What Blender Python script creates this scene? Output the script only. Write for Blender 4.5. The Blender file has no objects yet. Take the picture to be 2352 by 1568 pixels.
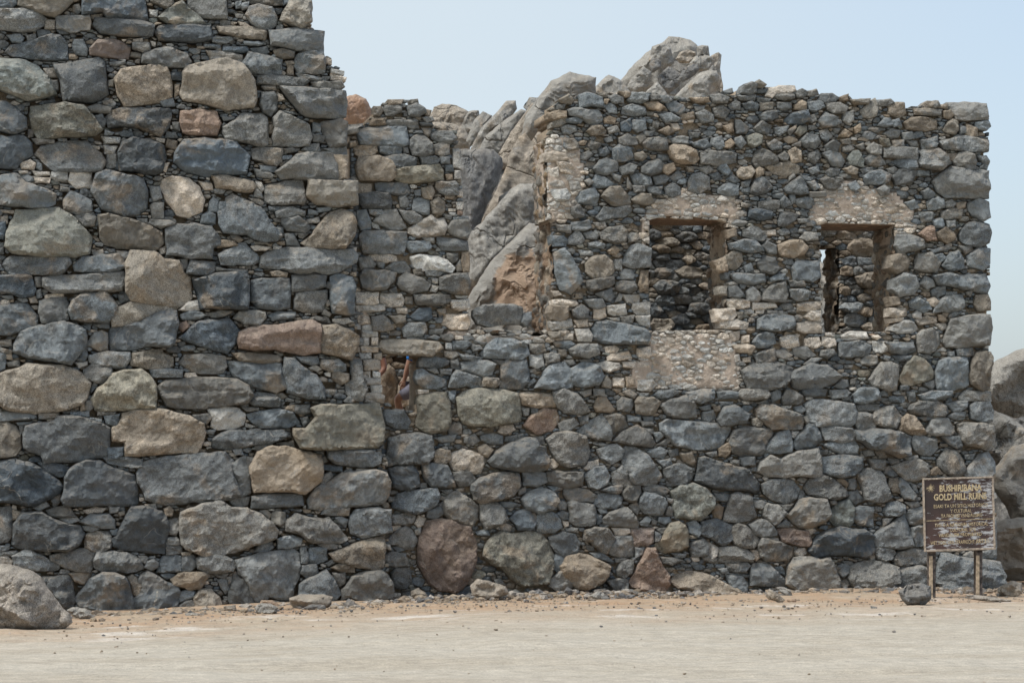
import bpy, bmesh, math, random
import numpy as np
from mathutils import Vector, Matrix
from mathutils.geometry import delaunay_2d_cdt

S = bpy.context.scene
C = S.collection
R = math.radians

# ------------------------------------------------------------------ camera, light, exposure
CAMZ = 1.6
F = 5554.0            # focal length in units of the photograph at 2352 px wide
CX, HY = 1176.0, 1070.0
cam_d = bpy.data.cameras.new('camera'); cam = bpy.data.objects.new('camera', cam_d); C.objects.link(cam)
cam.location = (0, 0, CAMZ); cam.rotation_euler = (R(90), 0, 0)
cam_d.sensor_width = 36; cam_d.lens = 36 * F / 2352.0; cam_d.shift_y = (HY - 784.0) / 2352.0
cam_d.clip_start = 0.5; cam_d.clip_end = 6000
S.camera = cam

SUN_EL, SUN_AZ = 60.0, 232.0     # azimuth clockwise from +Y (the view direction)
W = bpy.data.worlds.new('World'); S.world = W; W.use_nodes = True
nt = W.node_tree; nt.nodes.clear()
out = nt.nodes.new('ShaderNodeOutputWorld'); bg = nt.nodes.new('ShaderNodeBackground')
sky = nt.nodes.new('ShaderNodeTexSky'); sky.sky_type = 'NISHITA'; sky.sun_disc = False
sky.sun_elevation = R(SUN_EL); sky.sun_rotation = R(SUN_AZ)
sky.air_density = 1.0; sky.dust_density = 3.0; sky.ozone_density = 1.5; sky.altitude = 0
bg.inputs['Strength'].default_value = 0.15
# thin white haze over the blue, whiter towards the sun's side
tcw = nt.nodes.new('ShaderNodeTexCoord'); sxw = nt.nodes.new('ShaderNodeSeparateXYZ'); nt.links.new(tcw.outputs['Generated'], sxw.inputs[0])
mrw = nt.nodes.new('ShaderNodeMapRange'); mrw.interpolation_type = 'SMOOTHSTEP'; nt.links.new(sxw.outputs[0], mrw.inputs[0])
for i_, v_ in enumerate((-0.10, 0.36, 0.92, 0.35)): mrw.inputs[i_+1].default_value = v_
mxw = nt.nodes.new('ShaderNodeMix'); mxw.data_type = 'RGBA'; nt.links.new(mrw.outputs[0], mxw.inputs[0])
nt.links.new(sky.outputs[0], mxw.inputs[6]); mxw.inputs[7].default_value = (3.3, 3.75, 4.05, 1)
nt.links.new(mxw.outputs[2], bg.inputs[0]); nt.links.new(bg.outputs[0], out.inputs[0])
sd = bpy.data.lights.new('sun', 'SUN'); sun = bpy.data.objects.new('sun', sd); C.objects.link(sun)
sd.energy = 2.7; sd.angle = R(15); sd.color = (1.0, 0.965, 0.91)
sx, sy, sz = (math.sin(R(SUN_AZ)) * math.cos(R(SUN_EL)), math.cos(R(SUN_AZ)) * math.cos(R(SUN_EL)), math.sin(R(SUN_EL)))
sun.rotation_euler = Vector((sx, sy, sz)).to_track_quat('Z', 'Y').to_euler()
vs = S.view_settings; vs.view_transform = 'Standard'; vs.look = 'None'; vs.gamma = 1; vs.use_curve_mapping = False
vs.exposure = 0.5
S.cycles.max_bounces = 5; S.cycles.diffuse_bounces = 3

rng = np.random.default_rng(7)
random.seed(7)

# ------------------------------------------------------------------ helpers
def ray(px, py): return np.array([(px - CX) / F, 1.0, -(py - HY) / F])
def at(px, py, Y): d = ray(px, py) * Y; return Vector((d[0], d[1], d[2] + CAMZ))

class Frame:
    """a wall's own upright frame: u along the wall, z up, y into the wall (batter = lean back per metre)"""
    def __init__(s, Y0, ang, batter=0.0, x0=0.0):
        s.o = np.array([x0, Y0, 0.0]); s.a = R(ang); s.b = batter
        s.ca, s.sa = math.cos(s.a), math.sin(s.a)
    def uv(s, px, py):
        d = ray(px, py); c = np.array([0, 0, CAMZ]) - s.o
        cl = np.array([c[0]*s.ca + c[1]*s.sa, -c[0]*s.sa + c[1]*s.ca, c[2]])
        dl = np.array([d[0]*s.ca + d[1]*s.sa, -d[0]*s.sa + d[1]*s.ca, d[2]])
        t = (s.b*cl[2] - cl[1]) / (dl[1] - s.b*dl[2])
        p = cl + t*dl
        return (p[0], p[2])
    def poly(s, pts): return np.array([s.uv(x, y) for x, y in pts])
    def world(s, p):
        return Vector((s.o[0] + p[0]*s.ca - p[1]*s.sa, s.o[1] + p[0]*s.sa + p[1]*s.ca, p[2]))

def hash3(ix, iy, iz):
    h = (ix*374761393 + iy*668265263 + iz*2147483647 + 1013904223) & 0xffffffff
    h = ((h ^ (h >> 13)) * 1274126177) & 0xffffffff
    return ((h ^ (h >> 16)) & 0xffff) / 65535.0
def vnoise(p):
    p = np.asarray(p, float); i = np.floor(p).astype(np.int64); f = p - i; f = f*f*(3 - 2*f)
    r = 0
    for dx in (0, 1):
        for dy in (0, 1):
            for dz in (0, 1):
                w = (f[:, 0] if dx else 1-f[:, 0])*(f[:, 1] if dy else 1-f[:, 1])*(f[:, 2] if dz else 1-f[:, 2])
                r = r + w*hash3(i[:, 0]+dx, i[:, 1]+dy, i[:, 2]+dz)
    return r*2 - 1
def fbm(p, o=3):
    r = 0; a = 1.0; p = np.asarray(p, float)
    for k in range(o): r = r + a*vnoise(p + 31.7*k); p = p*2.07; a *= 0.5
    return r

def inside(poly, X, Y):
    r = np.zeros(X.shape, bool); n = len(poly)
    for i in range(n):
        x1, y1 = poly[i]; x2, y2 = poly[(i+1) % n]
        if y1 == y2: continue
        c = ((y1 > Y) != (y2 > Y)) & (X < (x2-x1)*(Y-y1)/(y2-y1)+x1)
        r ^= c
    return r
def area(P): x, y = P[:, 0], P[:, 1]; return 0.5*float(np.sum(x*np.roll(y, -1) - np.roll(x, -1)*y))
def edge_dist(P, Q):
    d = np.full(len(Q), 1e9)
    A = P; B = np.roll(P, -1, axis=0)
    for a, b in zip(A, B):
        ab = b-a; L = max(float(ab@ab), 1e-12)
        t = np.clip(((Q-a)@ab)/L, 0, 1)
        d = np.minimum(d, np.hypot(*(Q - a - t[:, None]*ab).T))
    return d
def hull(P):
    P = sorted(map(tuple, P))
    def half(P):
        h = []
        for p in P:
            while len(h) > 1 and (h[-1][0]-h[-2][0])*(p[1]-h[-2][1]) - (h[-1][1]-h[-2][1])*(p[0]-h[-2][0]) <= 0: h.pop()
            h.append(p)
        return h
    return np.array(half(P)[:-1] + half(P[::-1])[:-1])

def soften(P, step, jit, r):
    """cut the corners a little, resample to step, make the edge uneven"""
    n = len(P); out_ = []
    for i in range(n):
        a, b = P[i], P[(i+1) % n]; L = np.hypot(*(b-a))
        cut = min(0.12, 0.004/max(L, 1e-6))
        m = max(1, int(round(L*(1-2*cut)/step)))
        for t in np.linspace(cut, 1-cut, m+1): out_.append(a + (b-a)*t)
    Q = np.array(out_)
    c = Q.mean(0); sd_ = r.random()*90
    d = Q - c; rad = np.hypot(*d.T)
    nz = fbm(np.c_[Q/(step*3.0), np.full(len(Q), sd_)], 2)
    return c + d*(1 + jit*nz/np.maximum(rad, 1e-6))[:, None]

def make_stone(P, h, step, r, back=0.2, closed=False, rough=1.0, facets=None, flatness=0.0, edge=0.03):
    """P: outline (n,2). Returns verts in (u, -out, v) and triangles. The face is cut by a few planes like split rock."""
    if area(P) < 0: P = P[::-1]
    A = area(P); size = math.sqrt(A)
    P = soften(P, step, min(step*0.35, 0.05*size), r)
    if area(P) < 0: P = P[::-1]
    n = len(P); c = P.mean(0)
    lo, hi = P.min(0), P.max(0)
    g = step
    xs = np.arange(lo[0]+g/2, hi[0], g); ys = np.arange(lo[1]+g/2, hi[1], g*0.87)
    if len(xs) and len(ys):
        X, Y = np.meshgrid(xs, ys); X = X + (np.arange(len(ys)) % 2)[:, None]*g/2
        Q = np.c_[X.ravel(), Y.ravel()] + (r.random((X.size, 2))-.5)*g*0.55
        Q = Q[inside(P, Q[:, 0], Q[:, 1])]
        if len(Q):
            Q = Q[edge_dist(P, Q) > g*0.45]
    else: Q = np.zeros((0, 2))
    # an inner ring close to the border keeps the arris crisp
    ins = min(edge*0.4, size*0.06, step*0.5)
    nrm = np.roll(P, -1, 0) - np.roll(P, 1, 0); nrm = np.c_[-nrm[:, 1], nrm[:, 0]]; nrm /= np.maximum(np.hypot(*nrm.T), 1e-9)[:, None]
    ring = P + nrm*ins
    ring = ring[inside(P, ring[:, 0], ring[:, 1])]
    pts = np.vstack([P, ring, Q]) if len(Q) else np.vstack([P, ring])
    try:
        vo, eo, fo, _, _, _ = delaunay_2d_cdt([Vector(p) for p in pts], [(i, (i+1) % n) for i in range(n)], [list(range(n))], 1, 1e-6)
    except Exception:
        return None
    V = np.array([(v[0], v[1]) for v in vo])
    if len(V) < 4: return None
    d = edge_dist(P, V)
    e = np.sqrt(np.clip(d/min(edge, size*0.12), 0, 1))
    sdv = r.random()*50
    # planes tangent to a low dome at scattered points: a split, faceted face
    ext = np.maximum((hi-lo)*0.5, 1e-3); U = (V - (lo+hi)/2)/ext
    warp = np.c_[fbm(np.c_[U*1.6, np.full(len(V), sdv+20)], 2), fbm(np.c_[U*1.6, np.full(len(V), sdv+40)], 2)]*0.06
    Uw = U + warp
    Z = np.full(len(V), 9.0); k = facets if facets is not None else int(r.integers(3, 7)); cv = 0.30*(1-flatness) + 0.03; ncham = int(r.integers(1, 4))
    for j in range(k):
        a = r.random()*6.283; rr = 0.0 if j == 0 else r.uniform(0.25, 0.95)
        p0 = rr*np.array([math.cos(a), math.sin(a)])
        g_ = -2*cv*p0 + r.normal(0, 0.42*(1-0.45*flatness), 2)
        Z = np.minimum(Z, 1.0 - cv*rr*rr + r.normal(0, 0.08) + (Uw - p0)@g_)
    for j in range(ncham):                      # broken-off corners and edges
        a = r.random()*6.283; dv = np.array([math.cos(a), math.sin(a)]); st_ = r.uniform(0.8, 2.4); off = r.uniform(0.25, 0.85)
        Z = np.minimum(Z, 1.0 - st_*(Uw@dv - off))
    Z = np.clip(Z, 0.32, 1.5)
    # conchoidal ledges: terraces along warped contours
    tn = fbm(np.c_[U*1.5, np.full(len(V), sdv)], 3)
    tt = tn*3.0 + sdv; led = (np.floor(tt) + np.clip((tt-np.floor(tt))*4, 0, 1))/3.0 - sdv/3.0
    nz = led*0.32*rough*(1-0.65*flatness)
    rd = (0.4 - np.abs(fbm(np.c_[V/(size*0.6), np.full(len(V), sdv+9)], 3)))*0.38*rough*(1-0.5*flatness)
    fine = fbm(np.c_[V/0.07, np.full(len(V), sdv+3)], 2)*0.012*rough*min(1.0, size*3)
    H = (h*(Z + nz + rd))*e + fine*e
    H = np.maximum(H, 0.0)
    bidx = [i for i in range(len(V)) if d[i] < 1e-5]
    verts = [(V[i, 0], -H[i], V[i, 1]) for i in range(len(V))]
    faces = [tuple(f) for f in fo]
    # fan any polygon, orient outwards (towards -y)
    tri = []
    for f in faces:
        for j in range(1, len(f)-1):
            a, b, c2 = f[0], f[j], f[j+1]
            cr = (V[b, 0]-V[a, 0])*(V[c2, 1]-V[a, 1]) - (V[b, 1]-V[a, 1])*(V[c2, 0]-V[a, 0])
            if abs(cr) < 1e-10: continue
            tri.append((a, b, c2) if cr > 0 else (a, c2, b))
    # boundary loop
    ec = {}
    for t in tri:
        for a, b in ((t[0], t[1]), (t[1], t[2]), (t[2], t[0])): ec[(a, b)] = 1
    be = [(a, b) for (a, b) in ec if (b, a) not in ec]
    if closed:
        m = {}
        isb = set([a for a, b in be] + [b for a, b in be])
        for i in range(len(V)):
            if i in isb: m[i] = i
            else:
                m[i] = len(verts); verts.append((V[i, 0], H[i]*back, V[i, 1]))
        tri += [(m[a], m[c2], m[b]) for a, b, c2 in list(tri)]
    else:
        m = {}
        for a, b in be:
            for q in (a, b):
                if q not in m:
                    m[q] = len(verts); p = V[q] + (c - V[q])*0.06
                    verts.append((p[0], back, p[1]))
        for a, b in be: tri += [(a, m[a], m[b]), (a, m[b], b)]
    return np.array(verts), tri

MESHN = [0]
def mesh_obj(name, verts, faces, mat, tint=None, parent=None, sharp=22, loc=None, frame=None, flat=False):
    me = bpy.data.meshes.new(name)
    me.from_pydata([tuple(v) for v in verts], [], [tuple(f) for f in faces])
    me.polygons.foreach_set('use_smooth', [not flat]*len(me.polygons))
    if sharp and not flat: me.set_sharp_from_angle(angle=R(sharp))
    if tint is not None:
        at_ = me.color_attributes.new('tint', 'FLOAT_COLOR', 'POINT')
        T = np.asarray(tint, dtype=np.float32)
        if T.ndim == 1: T = np.tile(T, (len(verts), 1))
        at_.data.foreach_set('color', T.ravel())
    me.materials.append(mat); me.validate(); me.update()
    o = bpy.data.objects.new(name, me); C.objects.link(o)
    if parent: o.parent = parent
    if loc is not None: o.location = loc
    return o
def tag(o, label=None, cat=None, group=None, kind=None):
    if label: o['label'] = label
    if cat: o['category'] = cat
    if group: o['group'] = group
    if kind: o['kind'] = kind
    return o
def empty(name, loc, rz=0.0):
    o = bpy.data.objects.new(name, None); C.objects.link(o); o.location = loc; o.rotation_euler = (0, 0, rz); return o

# ------------------------------------------------------------------ materials
def nodes(name):
    m = bpy.data.materials.new(name); m.use_nodes = True; t = m.node_tree
    b = t.nodes['Principled BSDF']
    def N(ty, **k):
        n = t.nodes.new(ty)
        for a, v in k.items():
            if a in n.inputs.keys(): n.inputs[a].default_value = v
            else: setattr(n, a, v)
        return n
    return m, t, b, N, t.links.new
def mixc(N, L, fac, a, b, bt='MIX'):
    n = N('ShaderNodeMix', data_type='RGBA', blend_type=bt)
    for s_, v in ((0, fac), (6, a), (7, b)):
        if hasattr(v, 'links') or hasattr(v, 'is_linked'): L(v, n.inputs[s_])
        else: n.inputs[s_].default_value = v if not isinstance(v, tuple) else (*v, 1)[:4]
    return n.outputs[2]
def math_(N, L, op, a, b=None, c=None):
    n = N('ShaderNodeMath', operation=op)
    for i, v in enumerate((a, b, c)):
        if v is None: continue
        if hasattr(v, 'is_linked'): L(v, n.inputs[i])
        else: n.inputs[i].default_value = v
    return n.outputs[0]
def ramp(N, L, v, a, b, lo=0.0, hi=1.0):
    n = N('ShaderNodeMapRange'); n.interpolation_type = 'SMOOTHSTEP'
    L(v, n.inputs[0]); n.inputs[1].default_value = a; n.inputs[2].default_value = b
    n.inputs[3].default_value = lo; n.inputs[4].default_value = hi
    return n.outputs[0]

def rock_material(name, stain=0.6, dust=0.3, bump=0.9, scale=1.0, pale=False, cracks=False):
    m, t, b, N, L = nodes(name)
    at_ = N('ShaderNodeAttribute', attribute_name='tint')
    geo = N('ShaderNodeNewGeometry')
    seedv = N('ShaderNodeCombineXYZ')
    sm = math_(N, L, 'MULTIPLY', at_.outputs['Alpha'], 37.0); sm2 = math_(N, L, 'MULTIPLY', at_.outputs['Alpha'], 91.0)
    L(sm, seedv.inputs[0]); L(sm2, seedv.inputs[1]); L(sm, seedv.inputs[2])
    add = N('ShaderNodeVectorMath', operation='ADD'); L(geo.outputs['Position'], add.inputs[0]); L(seedv.outputs[0], add.inputs[1])
    rot = N('ShaderNodeVectorRotate', rotation_type='Y_AXIS'); L(add.outputs[0], rot.inputs['Vector'])
    L(math_(N, L, 'MULTIPLY', at_.outputs['Alpha'], 3.1), rot.inputs['Angle'])
    P = rot.outputs[0]
    st = N('ShaderNodeMapping'); L(P, st.inputs['Vector']); st.inputs['Scale'].default_value = (1.0, 1.0, 1.9)
    def noise(vec, sc, det=6, rough=0.6, dist=0.0):
        n = N('ShaderNodeTexNoise'); L(vec, n.inputs['Vector']); n.inputs['Scale'].default_value = sc*scale
        n.inputs['Detail'].default_value = det; n.inputs['Roughness'].default_value = rough; n.inputs['Distortion'].default_value = dist
        return n.outputs['Fac']
    big = noise(P, 2.6, 5, 0.6, 0.6); mid = noise(P, 9, 6, 0.65); fin = noise(P, 70, 6, 0.75); stn = noise(st.outputs[0], 7, 7, 0.7, 1.0)
    spk = noise(P, 190, 3, 0.8)
    col = at_.outputs['Color']
    # uneven weathering
    amp = math_(N, L, 'FRACT', math_(N, L, 'MULTIPLY', at_.outputs['Alpha'], 7.3)); amp = math_(N, L, 'MULTIPLY_ADD', amp, 0.8, 0.2)
    amp2 = math_(N, L, 'FRACT', math_(N, L, 'MULTIPLY', at_.outputs['Alpha'], 13.7)); amp2 = math_(N, L, 'MULTIPLY_ADD', amp2, 0.8, 0.2)
    def damp(v_, a_): return math_(N, L, 'MULTIPLY_ADD', math_(N, L, 'SUBTRACT', v_, 1.0), a_, 1.0)
    v = ramp(N, L, mid, 0.3, 0.7, 0.70, 1.30)
    v2 = ramp(N, L, fin, 0.34, 0.66, 0.55, 1.45)
    v3 = ramp(N, L, stn, 0.3, 0.7, 0.80, 1.22)
    v4 = ramp(N, L, spk, 0.34, 0.66, 0.62, 1.38)
    v2 = damp(v2, amp); v4 = damp(v4, amp); v3 = damp(v3, math_(N, L, 'MULTIPLY', amp2, 1.5)); v = damp(v, amp2)
    vv = math_(N, L, 'MULTIPLY', math_(N, L, 'MULTIPLY', v, v2), math_(N, L, 'MULTIPLY', v3, v4))
    cc = N('ShaderNodeCombineColor'); [L(vv, cc.inputs[i]) for i in range(3)]
    col = mixc(N, L, 1.0, col, cc.outputs[0], 'MULTIPLY')
    if not pale:
        f = math_(N, L, 'MULTIPLY', ramp(N, L, big, 0.50, 0.66, 0, stain), ramp(N, L, math_(N, L, 'FRACT', math_(N, L, 'MULTIPLY', at_.outputs['Alpha'], 23.1)), 0.2, 0.7, 0.1, 1.0))
        col = mixc(N, L, f, col, mixc(N, L, 1.0, (0.36, 0.285, 0.205), cc.outputs[0], 'MULTIPLY'))
        big2 = noise(st.outputs[0], 3.3, 6, 0.7, 0.8)
        f2 = ramp(N, L, big2, 0.56, 0.72, 0, 0.45)
        col = mixc(N, L, f2, col, mixc(N, L, 1.0, (0.085, 0.10, 0.118), cc.outputs[0], 'MULTIPLY'))
        # pale quartz veins
        vo = N('ShaderNodeTexVoronoi', feature='DISTANCE_TO_EDGE'); 
        dn = N('ShaderNodeTexNoise'); L(P, dn.inputs['Vector']); dn.inputs['Scale'].default_value = 3.0
        vm = N('ShaderNodeVectorMath', operation='MULTIPLY_ADD'); L(dn.outputs['Color'], vm.inputs[0]); vm.inputs[1].default_value = (.9, .9, .9); L(st.outputs[0], vm.inputs[2])
        L(vm.outputs[0], vo.inputs['Vector']); vo.inputs['Scale'].default_value = 1.1*scale
        vf = ramp(N, L, vo.outputs[0], 0.0, 0.016, 0.55, 0.0)
        vf = math_(N, L, 'MULTIPLY', vf, ramp(N, L, noise(P, 3.1, 2), 0.5, 0.62))
        col = mixc(N, L, vf, col, (0.42, 0.40, 0.36))
    rc = N('ShaderNodeTexNoise'); rc.noise_type = 'RIDGED_MULTIFRACTAL'; rc.normalize = True; L(st.outputs[0], rc.inputs['Vector'])
    rc.inputs['Scale'].default_value = 3.4*scale; rc.inputs['Detail'].default_value = 5; rc.inputs['Roughness'].default_value = 0.55; rc.inputs['Distortion'].default_value = 0.5
    col = mixc(N, L, ramp(N, L, rc.outputs['Fac'], 0.5, 0.9, 0.0, 0.42), col, (0.40, 0.38, 0.34))
    if dust:
        sep = N('ShaderNodeSeparateXYZ'); L(geo.outputs['Normal'], sep.inputs[0])
        df = math_(N, L, 'MULTIPLY', ramp(N, L, sep.outputs[2], 0.35, 0.95, 0, dust), ramp(N, L, mid, 0.3, 0.6, 0.4, 1.0))
        col = mixc(N, L, df, col, (0.42, 0.35, 0.26))
    L(col, b.inputs['Base Color'])
    b.inputs['Roughness'].default_value = 0.88
    b.inputs['Specular IOR Level'].default_value = 0.25
    # relief
    vor = N('ShaderNodeTexVoronoi', feature='F1'); L(st.outputs[0], vor.inputs['Vector']); vor.inputs['Scale'].default_value = 7*scale
    vor.inputs['Randomness'].default_value = 1.0
    rg_ = N('ShaderNodeTexNoise'); rg_.noise_type = 'RIDGED_MULTIFRACTAL'; rg_.normalize = True; L(st.outputs[0], rg_.inputs['Vector'])
    rg_.inputs['Scale'].default_value = 3.4*scale; rg_.inputs['Detail'].default_value = 5; rg_.inputs['Roughness'].default_value = 0.55; rg_.inputs['Distortion'].default_value = 0.5
    h = math_(N, L, 'MULTIPLY', mid, 0.45)
    h = math_(N, L, 'ADD', h, math_(N, L, 'MULTIPLY', rg_.outputs['Fac'], 0.85))
    h = math_(N, L, 'ADD', h, math_(N, L, 'MULTIPLY', stn, 0.45))
    h = math_(N, L, 'ADD', h, math_(N, L, 'MULTIPLY', fin, 0.30))
    h = math_(N, L, 'ADD', h, math_(N, L, 'MULTIPLY', spk, 0.07))
    h = math_(N, L, 'ADD', h, math_(N, L, 'MULTIPLY', vor.outputs['Distance'], 0.22))
    if cracks:
        v1 = N('ShaderNodeTexVoronoi', feature='DISTANCE_TO_EDGE'); v1.inputs['Scale'].default_value = 0.9
        d1 = N('ShaderNodeTexNoise'); L(P, d1.inputs['Vector']); d1.inputs['Scale'].default_value = 2.2; d1.inputs['Detail'].default_value = 6
        a1 = N('ShaderNodeVectorMath', operation='MULTIPLY_ADD'); L(d1.outputs['Color'], a1.inputs[0]); a1.inputs[1].default_value = (.8, .8, .8); L(st.outputs[0], a1.inputs[2])
        L(a1.outputs[0], v1.inputs['Vector'])
        h = math_(N, L, 'ADD', h, math_(N, L, 'MULTIPLY', ramp(N, L, v1.outputs[0], 0.0, 0.04, -0.8, 0.0), ramp(N, L, noise(P, 0.9, 2), 0.5, 0.6)))
        h = math_(N, L, 'ADD', h, math_(N, L, 'MULTIPLY', noise(P, 1.4, 8, 0.62, 0.2), 1.0))
    bp = N('ShaderNodeBump'); bp.inputs['Strength'].default_value = bump; bp.inputs['Distance'].default_value = 0.10/scale
    L(h, bp.inputs['Height']); L(bp.outputs[0], b.inputs['Normal'])
    return m
M_ROCK = rock_material('wall_stone')
M_BOULDER = rock_material('weathered_boulder', stain=0.62, dust=0.25, bump=0.8, scale=0.8, cracks=True)
M_RUB = rock_material('rubble_mortar', stain=0.0, dust=0.1, bump=1.0, pale=True)

def simple(name, col, rough=0.8, noise_sc=20, amt=0.3, bump=0.2, dist=0.01):
    m, t, b, N, L = nodes(name)
    tc = N('ShaderNodeNewGeometry')
    n = N('ShaderNodeTexNoise'); L(tc.outputs['Position'], n.inputs['Vector']); n.inputs['Scale'].default_value = noise_sc; n.inputs['Detail'].default_value = 6
    v = ramp(N, L, n.outputs['Fac'], 0.3, 0.7, 1-amt, 1+amt)
    cc = N('ShaderNodeCombineColor'); [L(v, cc.inputs[i]) for i in range(3)]
    L(mixc(N, L, 1.0, col, cc.outputs[0], 'MULTIPLY'), b.inputs['Base Color'])
    b.inputs['Roughness'].default_value = rough
    bp = N('ShaderNodeBump'); bp.inputs['Strength'].default_value = bump; bp.inputs['Distance'].default_value = dist
    L(n.outputs['Fac'], bp.inputs['Height']); L(bp.outputs[0], b.inputs['Normal'])
    return m

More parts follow.
